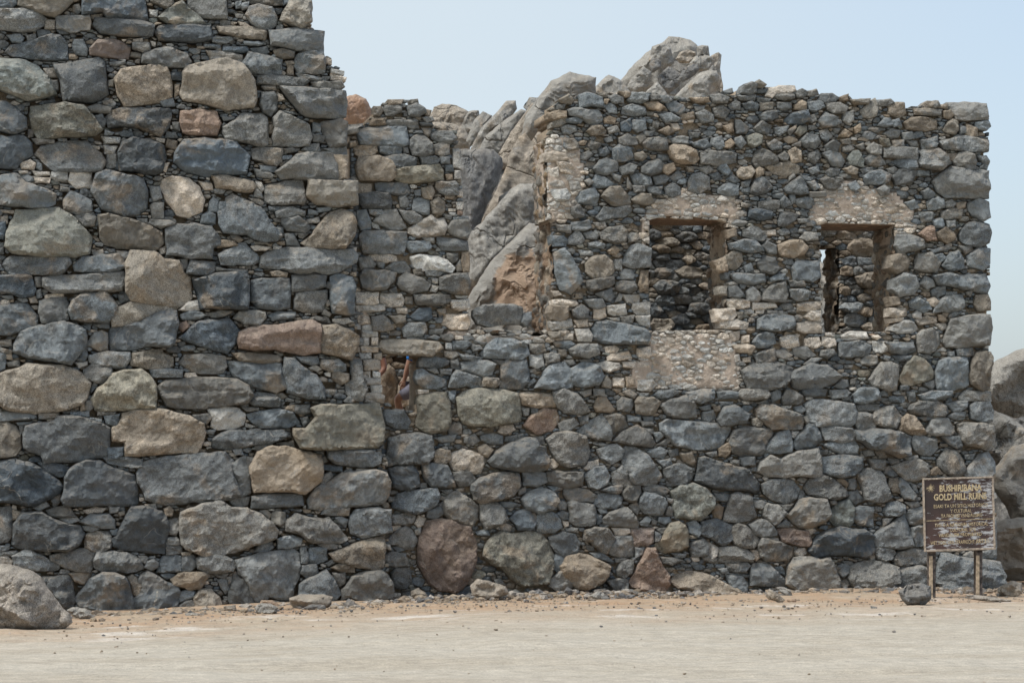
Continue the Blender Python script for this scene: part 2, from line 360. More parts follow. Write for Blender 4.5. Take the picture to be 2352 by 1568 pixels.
# ------------------------------------------------------------------ stone outlines read off the photograph
# tile header: x0 y0 and scale*100; stones: colour letter then outline in tenths of the tile
DATA = """
@ 0 0 800
g -5 -5 12 -5 12 3 9 6 -5 7
t 14 -6 52 -6 57 2 49 9 43 13 28 9 14 4
g 57 4 62 3 64 9 61 12 57 9
b 64 -5 113 -5 116 16 110 17 84 14 80 9 64 12
t 117 -5 135 -3 136 3 132 7 118 1
w 117 8 124 8 123 13 118 12
o 138 3 142 1 157 15 162 19 135 19 124 14
g 146 -4 178 -4 178 15 158 14 148 4
g -5 8 19 8 30 10 36 15 35 19 27 24 15 25 -5 22
g 43 13 70 13 71 19 70 23 55 25 44 22
b 74 15 94 15 116 18 121 20 119 28 101 28 78 26 73 20
b 124 20 157 20 165 21 166 31 155 33 124 31 122 25
w 71 12 81 11 80 14 72 15
t 36 16 43 16 43 23 35 23
g 5 28 16 27 19 30 17 34 10 33
g 20 28 28 27 29 32 22 33
g 29 24 38 23 40 26 30 30
b 4 41 8 36 20 34 41 27 47 28 52 34 53 47 36 47 10 44
g 44 24 49 23 54 27 47 27
g 58 31 65 31 69 40 68 44 60 43 57 37
r 77 32 88 32 95 33 102 38 101 46 90 45 70 43 71 39
g 103 34 117 34 118 40 112 41 104 38
g 113 43 122 39 134 38 146 43 150 49 148 53 128 52 110 49
t 103 41 111 42 111 46 102 44
w 104 31 112 30 112 33 104 33
g 85 49 98 48 99 50 90 52 86 51
w 118 32 122 33 122 37 119 36
o -5 46 20 48 30 53 37 60 44 74 30 78 22 79 -5 68
w 34 54 44 53 45 60 37 61
g 39 63 45 63 46 71 43 72
b 42 52 59 50 78 45 81 48 83 60 85 74 79 78 73 80 50 80 47 64 45 58
t 94 56 118 52 131 52 134 60 135 76 126 80 97 84 93 76 90 62
t 85 63 89 62 89 68 85 68
b 134 57 143 57 143 63 134 62
t 137 66 141 66 140 74 137 77
g 125 80 136 77 137 83 128 84
t 146 53 157 50 178 46 191 52 199 64 201 77 199 84 178 86 160 81 143 78 141 74 144 66 143 57
b -5 80 4 80 12 86 20 93 21 101 13 105 3 103 -5 102
o 23 84 46 82 65 84 72 92 80 103 76 106 57 107 30 109 26 102 23 90
g 67 85 76 82 88 85 87 89 70 88
g 80 80 88 78 91 82 89 85 81 82
g 31 80 43 78 44 80 38 82 30 82
g 74 91 80 90 83 96 82 100 77 99
b 83 93 88 87 97 85 133 86 134 92 132 100 126 107 110 100 94 98 84 100
t 85 97 93 95 97 99 90 103 84 102
g 93 105 98 102 104 104 106 108 96 107
g 82 102 90 104 88 106 82 106
g 113 104 123 103 124 107 114 107
r 142 88 157 86 170 88 173 97 170 106 155 106 143 104 141 96
g 135 96 141 96 141 103 136 101
g 130 103 138 104 140 108 129 108
b -5 107 20 107 24 112 26 121 18 126 13 132 -5 132
g 22 101 26 102 26 107 22 108
g 24 109 43 110 43 112 28 113
g 45 109 52 109 53 111 46 111
g 27 121 32 115 46 112 68 111 73 117 79 121 83 127 80 134 60 135 42 134 33 126
g 25 113 33 114 32 117 26 118
w 79 107 95 108 94 112 82 112
w 81 114 92 115 90 121 82 120
w 72 114 79 115 78 117 73 117
g 84 121 91 121 91 131 83 133
g 91 126 94 128 94 134 90 133
b 96 112 105 109 117 109 128 115 130 124 127 134 122 137 105 134 94 134 93 120
w 121 108 130 109 129 112 123 111
t 131 109 139 111 139 118 130 115
w 15 128 24 125 28 128 27 133 17 132
g 29 126 33 129 33 134 28 132
w 14 134 22 134 22 136 15 136
w 24 134 39 135 39 137 28 138
w 25 138 40 140 39 143 28 143
w 40 135 53 135 53 141 44 142 40 139
w 55 135 72 136 72 147 60 147 54 142
g -5 139 14 137 20 144 37 149 44 153 43 160 36 163 -5 160
g 47 146 55 148 55 150 47 150
b 75 137 83 134 95 137 113 141 116 150 115 163 109 168 97 170 80 164 72 150 74 142
g 107 142 116 140 120 143 117 145 108 145
t 114 137 117 136 129 136 128 139 115 140
g 117 146 125 146 127 156 120 158
w 128 141 135 138 148 140 156 147 160 157 158 165 148 170 139 168 130 156 126 146
g 50 157 55 150 62 153 72 158 72 165 60 168 50 165
b 137 120 144 110 160 109 185 112 196 123 194 136 160 138 145 134 136 127
w 129 128 133 127 130 135 128 134
@ 700 0 800
g 10 -4 44 -4 47 14 46 20 22 20 12 9
g 47 2 52 1 52 6 48 7
g 52 3 58 2 58 7 53 8 51 5
g 56 -5 85 -5 84 3 70 4 57 1
g 84 -4 91 -3 89 3 85 5
g 58 6 66 4 76 6 80 14 79 20 74 23 66 22 60 18 56 12
w 49 17 55 18 60 21 51 20
g 47 11 54 11 54 14 48 14
t 90 0 107 -4 107 17 99 22 88 18 83 16 86 8
g 80 20 84 21 86 24 79 24
t 32 22 45 21 68 22 72 25 71 31 60 30 48 28 34 25
g 73 25 95 23 117 25 117 40 95 39 75 35
g 28 30 44 29 46 32 40 34 29 33
g 53 33 66 33 70 35 66 36 54 35
g 22 35 36 35 36 38 22 37
b 37 37 57 37 58 40 54 41 37 40
w 24 40 42 41 53 44 53 48 44 48 28 46
g 58 38 72 37 74 41 70 43 60 40
g 77 40 84 39 94 41 93 45 84 46 79 44
g 58 41 66 42 74 45 84 47 83 53 83 59 78 59 63 57 59 57 52 52
g 95 44 98 41 116 40 117 46 117 57 108 58 101 57 97 58 94 52
t 86 48 93 48 94 50 87 51
t 88 51 93 51 93 59 88 59
w 84 55 87 57 86 60 83 58
g 65 60 75 59 100 62 106 64 102 66 100 68 84 67 64 65
g 61 59 64 59 64 65 62 64
g 94 58 104 59 116 62 115 64 98 62
g 106 65 131 64 133 68 127 71 109 69
w 118 45 123 47 123 51 118 50
w 122 54 133 56 133 59 122 57
w 122 58 135 61 134 64 122 62
w 116 50 122 52 124 58 118 62 117 57
g 67 68 79 67 80 71 70 71
g 68 73 78 72 80 76 79 86 75 91 70 88 67 82
g 81 69 106 70 134 72 135 79 134 92 128 93 114 92 104 92 98 89 91 80
t 127 72 135 73 134 80 128 78
w 80 72 84 74 86 78 80 80
g 82 86 93 88 98 90 91 90
t 14 14 15 14 15 15
g 16 84 15 84 15 85
r 4 89 10 85 22 84 32 87 35 95 35 103 30 106 10 106 4 100
g 37 100 47 95 53 90 69 90 72 92 72 114 69 115 54 111 40 110 37 104
g 33 84 42 84 47 87 40 90 33 87
g 36 92 47 92 47 94 38 95
g 4 105 17 105 17 107 8 108
g 19 107 25 105 30 109 22 110
g 77 93 82 88 92 92 105 99 107 108 105 114 92 115 77 114 77 107 78 100
t 73 98 77 97 77 105 73 105
t 73 108 76 108 76 113 73 113
g 108 96 114 97 114 104 108 104
g 107 105 117 107 116 112 108 111
g 115 96 130 94 135 96 134 114 122 115 117 106 113 97
g 99 118 105 113 113 113 114 119 104 119
g 60 117 70 116 84 117 83 127 80 130 72 128 61 124
g 85 117 92 116 96 119 86 120
g 83 122 92 122 92 125 84 125
g 81 129 90 124 91 128 83 131
g 66 130 80 131 79 135 67 134
g 79 135 84 131 95 122 104 120 124 120 127 124 127 142 105 141 92 139 83 140
t 125 121 135 122 134 140 127 143
g 115 117 135 115 135 121 124 121
g 61 132 75 136 77 138 76 140 64 138
g 0 138 10 136 27 138 28 142 14 141
w 18 142 29 144 30 149 23 149
t 28 138 40 138 61 143 63 146 60 150 55 151 44 148 32 147
w 63 142 68 143 70 149 68 151 64 147
g 62 146 68 152 69 156 62 154
g 70 145 100 140 102 157 101 159 88 161 76 160 71 157
t 104 142 120 142 142 143 143 160 130 162 112 160 102 154
t 144 124 160 123 172 127 173 138 168 142 144 141 142 132
@ 0 700 800
g -5 19 6 20 6 26 -5 26
g 8 20 15 20 24 26 18 27 6 27
g 17 20 26 20 26 23 18 22
g 26 21 36 22 37 26 26 27
g 37 23 46 23 46 26 38 25
g 43 16 47 16 46 22 43 20
g 50 15 57 12 63 17 70 18 70 27 66 30 59 29 47 26 47 19
w 0 27 11 28 11 30 0 29
w 0 32 6 32 6 38 0 37
g 116 8 122 8 127 16 126 20 118 22
g 118 24 121 22 128 22 128 34 120 34
o 12 28 30 27 46 26 54 31 62 38 68 44 72 49 70 62 58 64 36 64 20 62 10 61 4 56 6 44 10 36
b -5 37 4 37 5 44 3 50 -5 50
b -5 53 3 53 3 62 -5 62
g 58 32 64 31 73 30 75 33 74 40 66 40
g 64 41 74 41 75 51 72 51 68 46
g 76 33 80 33 79 39 75 40
t 77 32 84 31 96 34 104 36 117 40 127 46 128 53 124 58 120 59 104 58 92 57 82 54 79 50 78 40
g 72 55 90 55 93 57 80 58
g 99 33 107 34 106 36 100 36
g 107 34 116 34 116 38 108 36
g 117 35 133 36 138 38 126 42 116 38
g 130 43 138 39 156 39 165 41 172 50 173 55 166 57 166 65 150 65 131 62 130 52
w 125 58 130 55 130 61 126 62
g 72 61 81 58 82 63 73 64
g 83 58 90 58 91 61 86 61
g 91 60 102 60 107 62 106 66 102 67 96 66
b 3 67 8 64 30 64 55 66 56 69 51 75 46 78 20 78 8 78 2 70
g 58 72 64 65 75 64 93 62 97 67 98 72 92 75 68 76 58 75
t 102 60 121 60 128 66 140 67 144 76 149 80 150 96 148 100 138 105 128 102 110 100 103 98 99 92 99 82 98 70
g 141 66 147 66 147 73 144 75
b 149 67 158 68 168 69 168 75 165 78 160 78 146 77
b -5 79 20 79 25 80 28 90 26 94 18 96 8 93 -5 92
g 27 80 32 80 32 88 28 88
g 33 81 44 79 62 79 80 77 97 76 99 83 95 90 88 91 60 92 42 92 33 87
g 28 91 32 89 33 96 29 97
w 22 96 28 95 30 100 24 100
w 35 94 44 93 44 96 35 97
w 44 93 50 93 50 96 44 96
g 51 94 64 91 64 94 52 96
g 68 91 74 92 72 93 66 94
g 0 95 10 94 11 97 6 98
g 13 97 20 96 22 99 18 100
w 0 98 7 97 8 101 0 102
g -5 103 10 101 21 101 30 111 29 118 20 122 8 125 -5 125
g 31 99 40 97 52 96 54 100 53 113 42 116 33 116 31 108
g 56 99 64 94 84 92 88 97 92 103 90 110 84 115 66 115 56 113 54 106
g 92 94 102 93 104 96 102 99 94 100
t 91 104 103 100 115 101 135 103 138 107 124 108 112 113 100 118 88 118 88 112
b 87 119 100 118 112 113 126 107 138 107 139 116 136 132 133 134 115 134 98 138 86 137 85 128
w 140 106 149 99 155 98 156 106 150 107
g 141 110 149 106 156 107 162 110 156 113 142 113
r 140 117 146 114 149 119 143 123 140 120
w 147 114 153 115 153 117 148 117
b 140 128 150 120 156 115 168 114 179 113 190 124 184 132 178 140 172 138 160 134 146 130
g 11 133 16 123 30 118 50 115 60 118 67 122 68 126 67 134 60 142 56 149 40 146 22 143 10 138
g 68 132 74 124 80 122 84 124 84 137 80 138 68 133
g 62 118 71 118 71 123 66 120
g 72 117 86 116 86 120 78 120
g -5 130 9 129 10 134 -5 134
g -5 134 10 138 9 140 0 140
w 4 140 9 140 10 145 5 144
g -5 138 4 138 4 152 -5 156
g 5 147 15 145 16 150 6 150
g 58 145 62 140 68 135 69 142 66 146
w 58 147 69 146 69 149 62 151
g 70 142 84 139 102 140 102 144 98 151 86 151 70 146
g 93 138 99 137 99 139 92 139
g 120 137 128 136 128 139 122 139
t 104 140 116 139 128 140 136 143 136 149 128 152 114 151 103 149
g 140 147 144 141 160 140 176 143 177 150 174 154 168 155 156 155 148 152
g 66 153 72 149 82 149 87 152 88 160 80 163 66 160
g 86 151 92 151 92 155 88 156
g 117 153 130 152 144 153 143 158 119 158
@ 700 700 800
t 70 20 70 20 71 21
g 30 12 34 10 40 12 38 15 31 14
g 40 13 45 12 45 14 41 15
g 30 17 34 20 35 29 26 29 27 22
g 35 21 40 21 40 26 34 29
g 21 32 27 29 32 31 32 38 20 38
g 34 30 40 26 40 18 45 15 52 18 60 22 66 26 72 34 78 42 84 48 80 52 70 52 62 50 56 46 48 46 38 45 34 38
w 57 18 66 19 70 22 68 24 60 20
w 72 21 84 24 82 25 73 24
g 73 25 83 25 82 29 74 28
w 100 19 112 20 112 24 100 24
g 78 30 84 25 92 25 102 29 102 32 88 33 80 33
t 102 20 102 20 103 21
g 83 34 96 33 103 37 106 42 102 45 88 43 84 38
g 104 27 112 29 112 31 104 31
g 110 26 123 25 122 28 112 29
g 113 32 118 29 117 32 114 33
w 103 35 113 33 114 37 104 38
g 119 23 132 24 132 26 120 26
w 133 23 141 23 141 26 134 26
t 99 54 108 47 114 37 122 29 131 27 138 30 142 38 140 48 133 58 118 57 104 57
g 77 34 83 34 83 37 78 37
g 80 40 85 41 85 46 80 45
g 86 46 93 46 98 56 88 55
g 96 46 105 46 100 50 97 49
g 31 39 36 42 39 47 34 49 31 45
w 39 45 43 46 42 49 39 48
g 43 47 49 47 54 51 50 53 44 50
t 32 56 36 51 46 52 49 55 44 56 33 57
g 54 52 60 50 62 52 58 54
g 61 52 72 53 76 54 62 54
w 59 56 64 55 76 57 72 59 62 59
w 77 56 84 56 83 58 77 58
g 26 60 30 57 34 59 35 63 30 66 26 66
g 34 63 42 59 50 54 54 53 58 58 64 63 67 68 62 70 46 70 36 70
g 32 69 38 64 56 64 60 70 56 73 38 72
g 31 72 40 74 58 74 57 76 44 75 32 75
g 4 67 10 66 10 73 7 75 4 72
b 10 68 24 68 30 70 29 74 26 78 8 77
w 27 77 31 74 31 77 28 78
g 68 64 72 61 88 57 106 58 140 59 143 63 142 68 128 76 118 78 108 76 98 78 84 74 66 72
t 74 76 80 75 88 77 88 80 76 79
b 14 82 26 80 32 77 56 76 58 84 57 105 38 105 28 104 20 105 18 94
g 60 83 68 81 84 81 89 82 90 92 90 104 80 106 64 104 59 98
b 91 79 108 78 118 80 118 87 108 90 92 91
g 95 93 108 91 118 91 118 98 115 107 100 107 93 105
g 119 84 122 84 122 90 118 89
w 118 99 122 97 122 102 119 103
g 122 80 128 78 139 80 141 86 140 108 134 109 124 108 122 98
g 90 94 94 93 92 101 90 98
w 4 105 10 99 16 98 19 105 15 107
g 2 110 8 107 20 109 24 112 18 114 4 114
g 26 109 36 106 46 107 38 111 28 112
g 46 112 50 107 60 106 71 108 71 112 66 118 54 116
g 72 110 82 107 95 108 94 112 76 114
g 104 113 110 110 120 113 123 116 114 115
w 123 113 136 112 140 115 132 117 124 115
g 117 105 123 109 121 111 115 109
g 104 0 104 0 105 1
r 50 124 60 119 78 118 96 115 108 114 114 117 113 128 114 139 100 141 84 138 78 136 62 137 50 135 49 130
t 114 118 126 117 136 121 144 126 143 136 138 144 128 142 114 139
g 18 136 24 133 34 137 33 142 24 140
g 62 137 73 137 73 140 62 140
t 44 140 58 140 82 142 84 145 82 147 62 147 50 145
g 40 146 60 146 83 148 84 157 90 166 80 170 58 165 46 158
g 86 143 93 144 100 151 110 157 116 167 118 176 104 175 88 170 84 158
g 94 143 112 142 114 148 108 149 98 146
w 104 151 110 149 116 152 112 154
g 114 145 128 145 134 149 134 153 120 154 114 150
g 138 145 146 144 146 156 138 156
g 134 151 140 148 140 156 136 155
@ 0 1400 800
t -5 22 0 18 16 14 20 10 50 12 60 16 68 22 71 26 69 34 64 42 54 46 42 48 28 49 12 48 2 45 -5 38
g 71 30 74 24 77 25 76 29 71 34
g 66 15 70 12 82 12 87 17 80 22 70 22
w 86 14 91 14 92 18 88 18
o 76 30 82 26 88 19 98 16 110 15 118 20 122 28 123 38 122 45 110 46 96 47 84 48 75 47 72 38
g 117 15 140 14 144 18 144 23 130 24 120 21
w 145 18 153 18 156 22 150 23 144 20
g 123 30 130 24 150 22 166 22 186 23 194 28 198 36 194 41 178 43 160 45 140 46 130 43 126 35
g 123 37 128 38 129 42 124 42
g 67 39 73 39 73 45 69 49 67 46
t 63 42 66 41 67 47 63 48
g 60 43 63 43 63 48 60 48
t 48 47 52 44 57 49 52 50 47 49
g -5 50 28 48 29 53 22 54 -5 55
g 30 49 47 49 46 53 30 54
w 28 48 33 47 34 49 29 49
g 54 49 70 48 70 52 56 51
g 76 48 91 49 90 51 76 51
w 62 52 80 54 80 56 70 55
g 81 52 94 50 92 60 84 58
t -5 56 6 56 12 60 16 66 16 76 12 82 0 84 -5 84
g 15 59 19 59 18 65 16 66
w 36 54 42 54 42 56 37 56
g 12 57 26 56 24 58 14 59
b 20 60 30 58 42 56 46 52 56 51 70 55 80 58 86 61 86 72 84 84 70 85 60 87 42 87 35 88 32 82 24 79 19 76 18 66
t 96 50 106 47 124 46 134 48 148 52 160 58 161 64 157 76 154 80 140 80 124 81 104 83 98 83 98 72 88 71 88 60 93 58
b 84 77 97 76 96 82 91 85 85 84
g 81 85 100 84 112 86 112 93 104 92 90 89 84 88
b -5 87 8 86 22 88 30 92 40 98 46 102 50 107 47 112 40 116 32 119 28 122 22 122 8 119 -5 118
b 29 88 42 88 54 92 52 98 46 99 38 96
g 46 87 58 87 56 92 50 90
b 51 100 54 94 60 89 68 87 78 87 90 93 106 98 108 108 108 120 106 122 80 121 60 122 50 121 48 117 51 108
b 107 96 113 88 128 84 148 82 177 80 182 86 183 98 190 114 178 117 150 119 130 121 114 117 112 110 109 104
g 40 118 44 113 48 113 48 118 42 123
g 25 124 36 118 39 122 30 126
g 0 118 7 118 6 121 0 123
w 10 121 13 122 13 125 9 124
g 56 122 66 122 66 125 60 125
w 65 126 74 123 84 124 80 127 68 128
g 85 122 94 123 92 127 86 128
g 113 121 122 120 123 125 116 124
g 36 126 44 123 54 123 60 130 46 131 38 129
g 62 135 70 129 86 129 90 133 90 139 80 139 68 136
w 46 132 60 131 64 133 54 136
g 64 138 74 137 78 140 72 142 66 141
t 92 127 98 126 98 129 94 130
t 128 124 133 122 136 125 135 130 130 130
g -5 124 8 123 10 126 9 136 10 144 6 150 -5 153
t 10 125 18 127 15 132 10 133
b 10 136 18 127 32 127 42 133 54 137 62 138 66 144 62 152 54 157 38 157 14 155 9 152 10 144
g 67 145 71 142 86 142 87 148 86 155 80 158 66 156
g 86 141 92 140 94 144 88 145
b 94 140 103 123 114 123 127 126 130 130 132 140 130 152 129 159 116 158 96 156 88 153 86 149 92 146
g 132 133 139 132 141 140 138 145 132 144
w 62 155 64 147 67 148 65 154
g 131 147 138 146 142 151 141 153 130 153
g 130 154 143 153 143 159 130 160
g -5 153 8 153 7 156 0 158
@ 700 1400 800
g 42 24 42 24 43 25
g 36 17 44 17 46 22 40 23
g 56 26 65 26 66 29 62 32 57 31
g 60 35 64 33 76 35 82 39 82 44 74 44 62 43 58 41
g 76 35 84 37 90 41 84 42
w 105 13 113 13 115 16 108 15
t 123 17 128 17 136 19 136 24 130 27 123 23
w 117 18 122 17 122 21 118 20
g 132 13 138 11 140 13 139 21 135 19
g 140 8 146 8 147 22 150 30 147 40 140 38 134 34 134 26 138 24
g 132 40 137 35 141 40 138 42 133 41
w 148 34 160 34 164 36 164 41 148 41
g 51 42 58 42 58 45 52 44
g 52 45 66 45 66 47 56 48
t 88 44 94 43 94 48 84 47
g 94 43 106 43 106 49 100 50 94 49
g 56 51 66 48 82 46 92 49 98 57 90 60 76 61 66 60 60 56
g 98 53 104 52 106 56 101 60
g 0 46 14 46 13 49 2 50
g 13 51 26 50 29 53 24 58 16 56
w 26 47 38 44 50 46 55 50 54 59 46 61 34 62 28 60 30 54
w 55 57 65 60 60 61 55 60
g 24 63 33 62 30 66 24 65
g 42 61 48 61 49 64 43 63
g 58 62 69 61 66 63 58 63
g 29 70 36 65 42 63 56 64 72 63 84 63 89 67 82 70 74 73 62 73 50 77 38 77 30 76
g 20 69 26 66 28 70 26 78 16 80
g 62 75 76 73 75 77 64 79
g 81 73 93 71 94 76 84 75
g 33 77 42 78 44 80 34 80
g 45 78 52 77 54 82 47 82
g 40 83 44 81 50 82 47 87 40 85
o 106 46 114 43 138 43 158 42 161 42 163 48 165 58 164 70 160 76 140 77 120 78 104 77 97 76 92 67 91 62 102 62 110 53
g 56 83 62 84 60 92 57 92
g 49 86 55 83 58 87 58 100 59 112 52 116 50 104 44 94 46 90
o 44 102 48 98 51 101 51 113 48 114 44 108
t 64 80 76 75 88 76 98 79 114 82 115 96 114 102 106 110 102 113 86 110 74 111 62 111 60 104 59 92 62 86
g 98 77 109 76 109 80 104 79
g 109 79 117 79 117 82 113 82
g 115 84 118 83 120 87 116 89
g 118 79 134 78 154 79 161 82 161 88 155 91 140 91 124 88 120 84
b 115 90 131 91 131 95 124 95 116 93
g 131 95 138 92 140 95
w 142 93 152 93 148 95 142 95
g 116 98 122 95 124 99 118 105 113 106
g 104 118 110 108 124 101 130 96 140 95 158 94 165 96 168 103 167 114 163 120 156 121 140 122 116 125 104 124
g 42 117 50 115 59 115 57 121 50 124 44 120
b 60 115 70 113 92 113 99 114 100 121 92 122 70 123 60 123
g 66 111 70 112 69 114 66 113
g 66 126 72 125 76 129 74 132 68 128
t 76 128 80 126 86 127 87 134 82 138 76 134
w 72 125 78 124 78 126
g 4 127 20 121 34 117 44 123 56 124 66 128 76 135 80 141 79 147 72 150 58 154 44 159 24 161 8 155 5 152 4 140
g 88 133 94 128 104 131 116 133 120 131 126 137 132 145 135 148 130 151 116 150 108 151 98 144 86 141
g 116 125 126 123 137 124 136 129 124 129 114 128
g 125 131 130 130 136 133 134 139 128 135
g 137 130 142 125 160 124 168 125 169 142 160 144 148 147 138 143 137 136
w 149 122 157 121 158 124 150 124
g 80 148 92 145 100 148 98 153 90 155 81 155
g 66 152 76 150 78 154 72 159 62 158
g 111 152 120 150 128 153 128 156 118 156
@ 0 2100 294
g -5 23 10 23 12 26 8 31 -5 31
g -5 32 20 30 22 31 16 36 -5 37
w -5 37 8 36 15 42 14 46 -5 46
g 15 37 30 29 36 29 46 34 60 43 72 47 70 51 56 53 44 54 30 50 16 46
g 58 36 76 32 90 28 100 27 112 31 111 40 108 48 106 54 90 54 80 51 70 45 60 40
g 114 30 122 29 130 27 133 30 122 31
t 137 29 144 28 147 32 138 31
g 111 42 114 32 130 30 148 33 160 36 166 42 169 50 160 54 140 55 120 53 112 49
w 154 31 160 30 168 34 160 35
g 167 32 178 31 193 32 192 38 184 41 174 37
g 162 36 172 36 175 38 171 46 166 42
g 173 42 180 39 186 44 186 49 178 53 169 49
g 187 45 192 37 206 35 212 36 213 54 204 54 184 55
g 214 38 228 35 232 40 231 48 224 54 214 53
t 212 32 226 31 224 35 214 36
g 56 53 70 53 69 56 58 56
g 71 52 80 51 82 55 76 57 70 56
t 80 56 94 55 108 56 104 64 100 69 88 66
b 50 61 66 60 80 58 84 62 86 76 88 88 86 96 78 99 72 94 66 86 58 76 50 67
g 120 54 134 56 146 60 150 66 154 80 159 90 156 102 146 102 136 103 122 103 108 99 94 94 88 89 90 84 100 72 106 64
g 140 56 152 55 152 58 146 59
t 149 61 155 57 160 61 167 70 166 76 161 84 157 80 154 70
g 162 66 166 58 174 53 182 58 196 67 208 71 212 80 208 96 205 103 190 101 170 98 158 98 158 86 166 78
g 188 58 198 56 206 58 202 62 196 64
t 200 64 210 57 224 55 240 55 246 58 240 66 236 74 220 74 204 69
g 210 79 218 76 230 78 228 84 218 88 211 91
g 206 98 216 90 226 87 229 92 228 100 216 103 207 103
t 228 84 236 76 248 76 258 84 260 96 256 104 244 105 230 103 228 92
@ 700 2000 261.3
g 22 60 30 57 48 57 60 62 64 68 60 73 48 75 34 75 24 71
g 38 76 48 75 58 76 52 82 44 80
g 44 82 54 81 57 92 53 98 48 92
g 54 80 60 79 61 86 56 88
t 6 53 17 54 16 58 7 58
b 57 105 56 96 60 84 62 72 68 82 76 80 80 92 84 110 72 114 62 112
g 62 62 74 60 88 55 110 53 122 51 130 57 131 70 129 82 124 92 123 104 112 104 98 101 92 110 88 109 82 104 78 92 72 80 66 76
g 131 49 136 49 139 56 138 66 132 66
g 141 50 150 49 158 50 159 62 150 66 139 65
g 146 45 160 44 171 47 168 53 154 50
t 160 56 176 50 196 42 218 38 219 54 218 70 212 72 192 70 176 66 166 62
g 112 40 124 38 133 40 131 48 118 51 106 48
g 132 68 148 67 149 76 138 81 131 76
g 156 66 164 62 168 65 160 69
t 162 70 170 66 188 69 188 75 174 75
t 188 70 200 74 184 77
g 130 88 138 82 150 76 158 72 164 80 170 90 172 98 166 106 152 103 128 100
g 164 76 178 76 178 86 172 90 168 84
g 174 94 178 90 184 80 200 75 214 73 222 78 228 88 228 100 216 106 200 107 182 100 174 104
g 179 79 196 76 192 86 184 92 176 90
g 220 58 226 54 240 56 244 68 232 69 220 68
g 226 76 232 71 244 70 246 84 242 92 228 92
w 219 45 225 47 226 52 221 50
g 227 49 235 47 240 52 232 55
g 50 100 56 100 57 104 52 106
@ 1350 380 800
t 39 4 52 4 50 7 40 8
t 57 4 63 3 64 8 58 7
g 37 9 46 7 51 8 50 13 44 16 38 16 36 12
t 28 9 34 9 36 12 33 17 29 16
t 44 14 51 13 52 18 45 18
g 54 9 62 7 68 11 69 14 64 17 56 16
g 52 13 55 13 55 17 52 17
g 66 18 74 17 76 20 70 22
t 69 11 74 12 72 17 69 16
g 38 20 60 20 63 22 64 26 58 26 54 24 38 23
t 26 20 36 19 38 23 32 24 25 24
t 29 17 39 18 38 20 30 19
g 64 22 74 21 76 24 66 24
g 15 31 20 27 35 25 54 25 55 32 56 39 50 41 34 40 18 38
g 66 26 74 26 73 32 69 33
g 60 28 66 28 67 30 59 30
t 8 28 16 27 17 30 8 31
t 9 37 14 36 15 40 9 41
g 57 36 60 33 65 30 69 34 74 39 74 46 67 48 59 47 56 40
g 73 31 78 28 90 29 93 34 88 38 82 37 74 34
t 13 41 20 39 31 40 31 44 27 48 18 49 14 46
g 32 41 45 40 50 42 49 48 42 48 33 45
g 51 41 55 41 56 46 52 46
g 74 40 82 37 88 39 87 46 82 48 76 46
g 34 49 46 48 52 47 61 50 61 56 52 58 44 57 40 52
g 64 49 76 48 80 51 78 54 66 55
g 80 49 88 49 88 54 81 54
t 15 52 20 49 31 49 38 54 42 60 42 66 28 67 16 66 15 58
o 44 59 60 57 80 55 83 60 83 66 72 68 50 69 45 66
g 84 55 90 55 91 60 85 60
w 78 54 82 54 82 57 79 56
w 91 42 95 42 97 58 91 57
w 92 59 97 59 97 66 92 66
t 84 62 90 62 91 67 86 67
g 29 70 44 69 55 70 57 76 54 79 42 77 30 76
w 27 68 35 68 35 70 29 70
t 16 70 27 70 27 77 16 77
g 77 69 92 68 94 71 94 78 86 79 80 76 77 72
t 66 73 74 71 76 76 74 82 68 81 66 78
g 60 75 65 74 65 79 61 79
b 16 78 28 77 40 77 42 84 42 89 30 89 20 89 17 84
g 48 80 53 79 56 84 55 88 50 88
g 60 82 66 81 72 82 72 90 72 94 66 93 59 90
t 73 84 79 80 84 84 84 90 82 94 75 93
t 84 79 92 79 90 82 84 81
w 94 75 98 76 98 80 94 80
w 93 84 99 84 98 90 94 90
w 87 89 93 89 93 91 87 91
w 87 92 93 92 93 95 88 94
r 94 91 98 91 98 94 94 94
g 16 91 22 90 26 100 26 105 18 106 16 100
g 24 90 35 90 36 93 30 95 25 93
g 28 99 32 94 38 90 46 90 50 98 54 104 48 106 40 105 34 102
w 27 100 32 102 34 106 28 104
g 48 91 60 92 66 96 64 100 57 101 52 97
w 56 105 62 101 74 94 78 98 84 96 86 104 84 109 72 111 60 111 56 108
g 90 96 103 95 103 98 90 98
g 86 105 90 99 102 98 104 106 102 113 96 112 88 108
g 17 110 20 107 35 107 54 108 54 113 52 124 40 124 20 124 18 118
g 84 94 90 95 89 98 85 97
g 53 115 62 115 72 116 74 119 70 122 58 123 54 119
g 56 111 62 112 60 114 55 113
g 66 112 76 112 76 116 68 115
g 78 112 92 113 102 115 103 121 92 122 82 121 78 116
w 24 126 38 124 46 127 47 130 38 131 26 129
w 57 127 64 125 76 127 86 130 92 136 90 139 80 137 66 137 60 134
g 85 124 95 124 94 130 90 132 86 128
w 42 124 53 125 48 127
g 16 128 24 127 30 133 28 136 18 137 17 132
g 30 131 38 131 36 136 32 135
g 36 137 44 131 52 131 57 136 57 140 46 139 38 138
g 68 138 80 137 86 138 80 142 70 142
t 59 137 66 136 68 141 60 141
g 92 134 96 129 98 138 94 139
t 98 123 103 123 103 139 99 139 97 130
g 17 142 20 137 36 138 46 140 44 146 38 152 26 153 19 151
g 48 144 54 140 66 144 73 149 70 153 58 155 50 152 47 148
g 47 141 50 142 49 146 46 145
w 74 143 80 144 79 148 74 147
g 80 144 90 141 102 140 103 147 102 156 92 156 80 152
w 74 149 80 150 77 155 72 154
g 40 153 46 150 47 155 42 155
@ 1400 1100 800
w 5 14 22 14 22 22 14 23 5 22
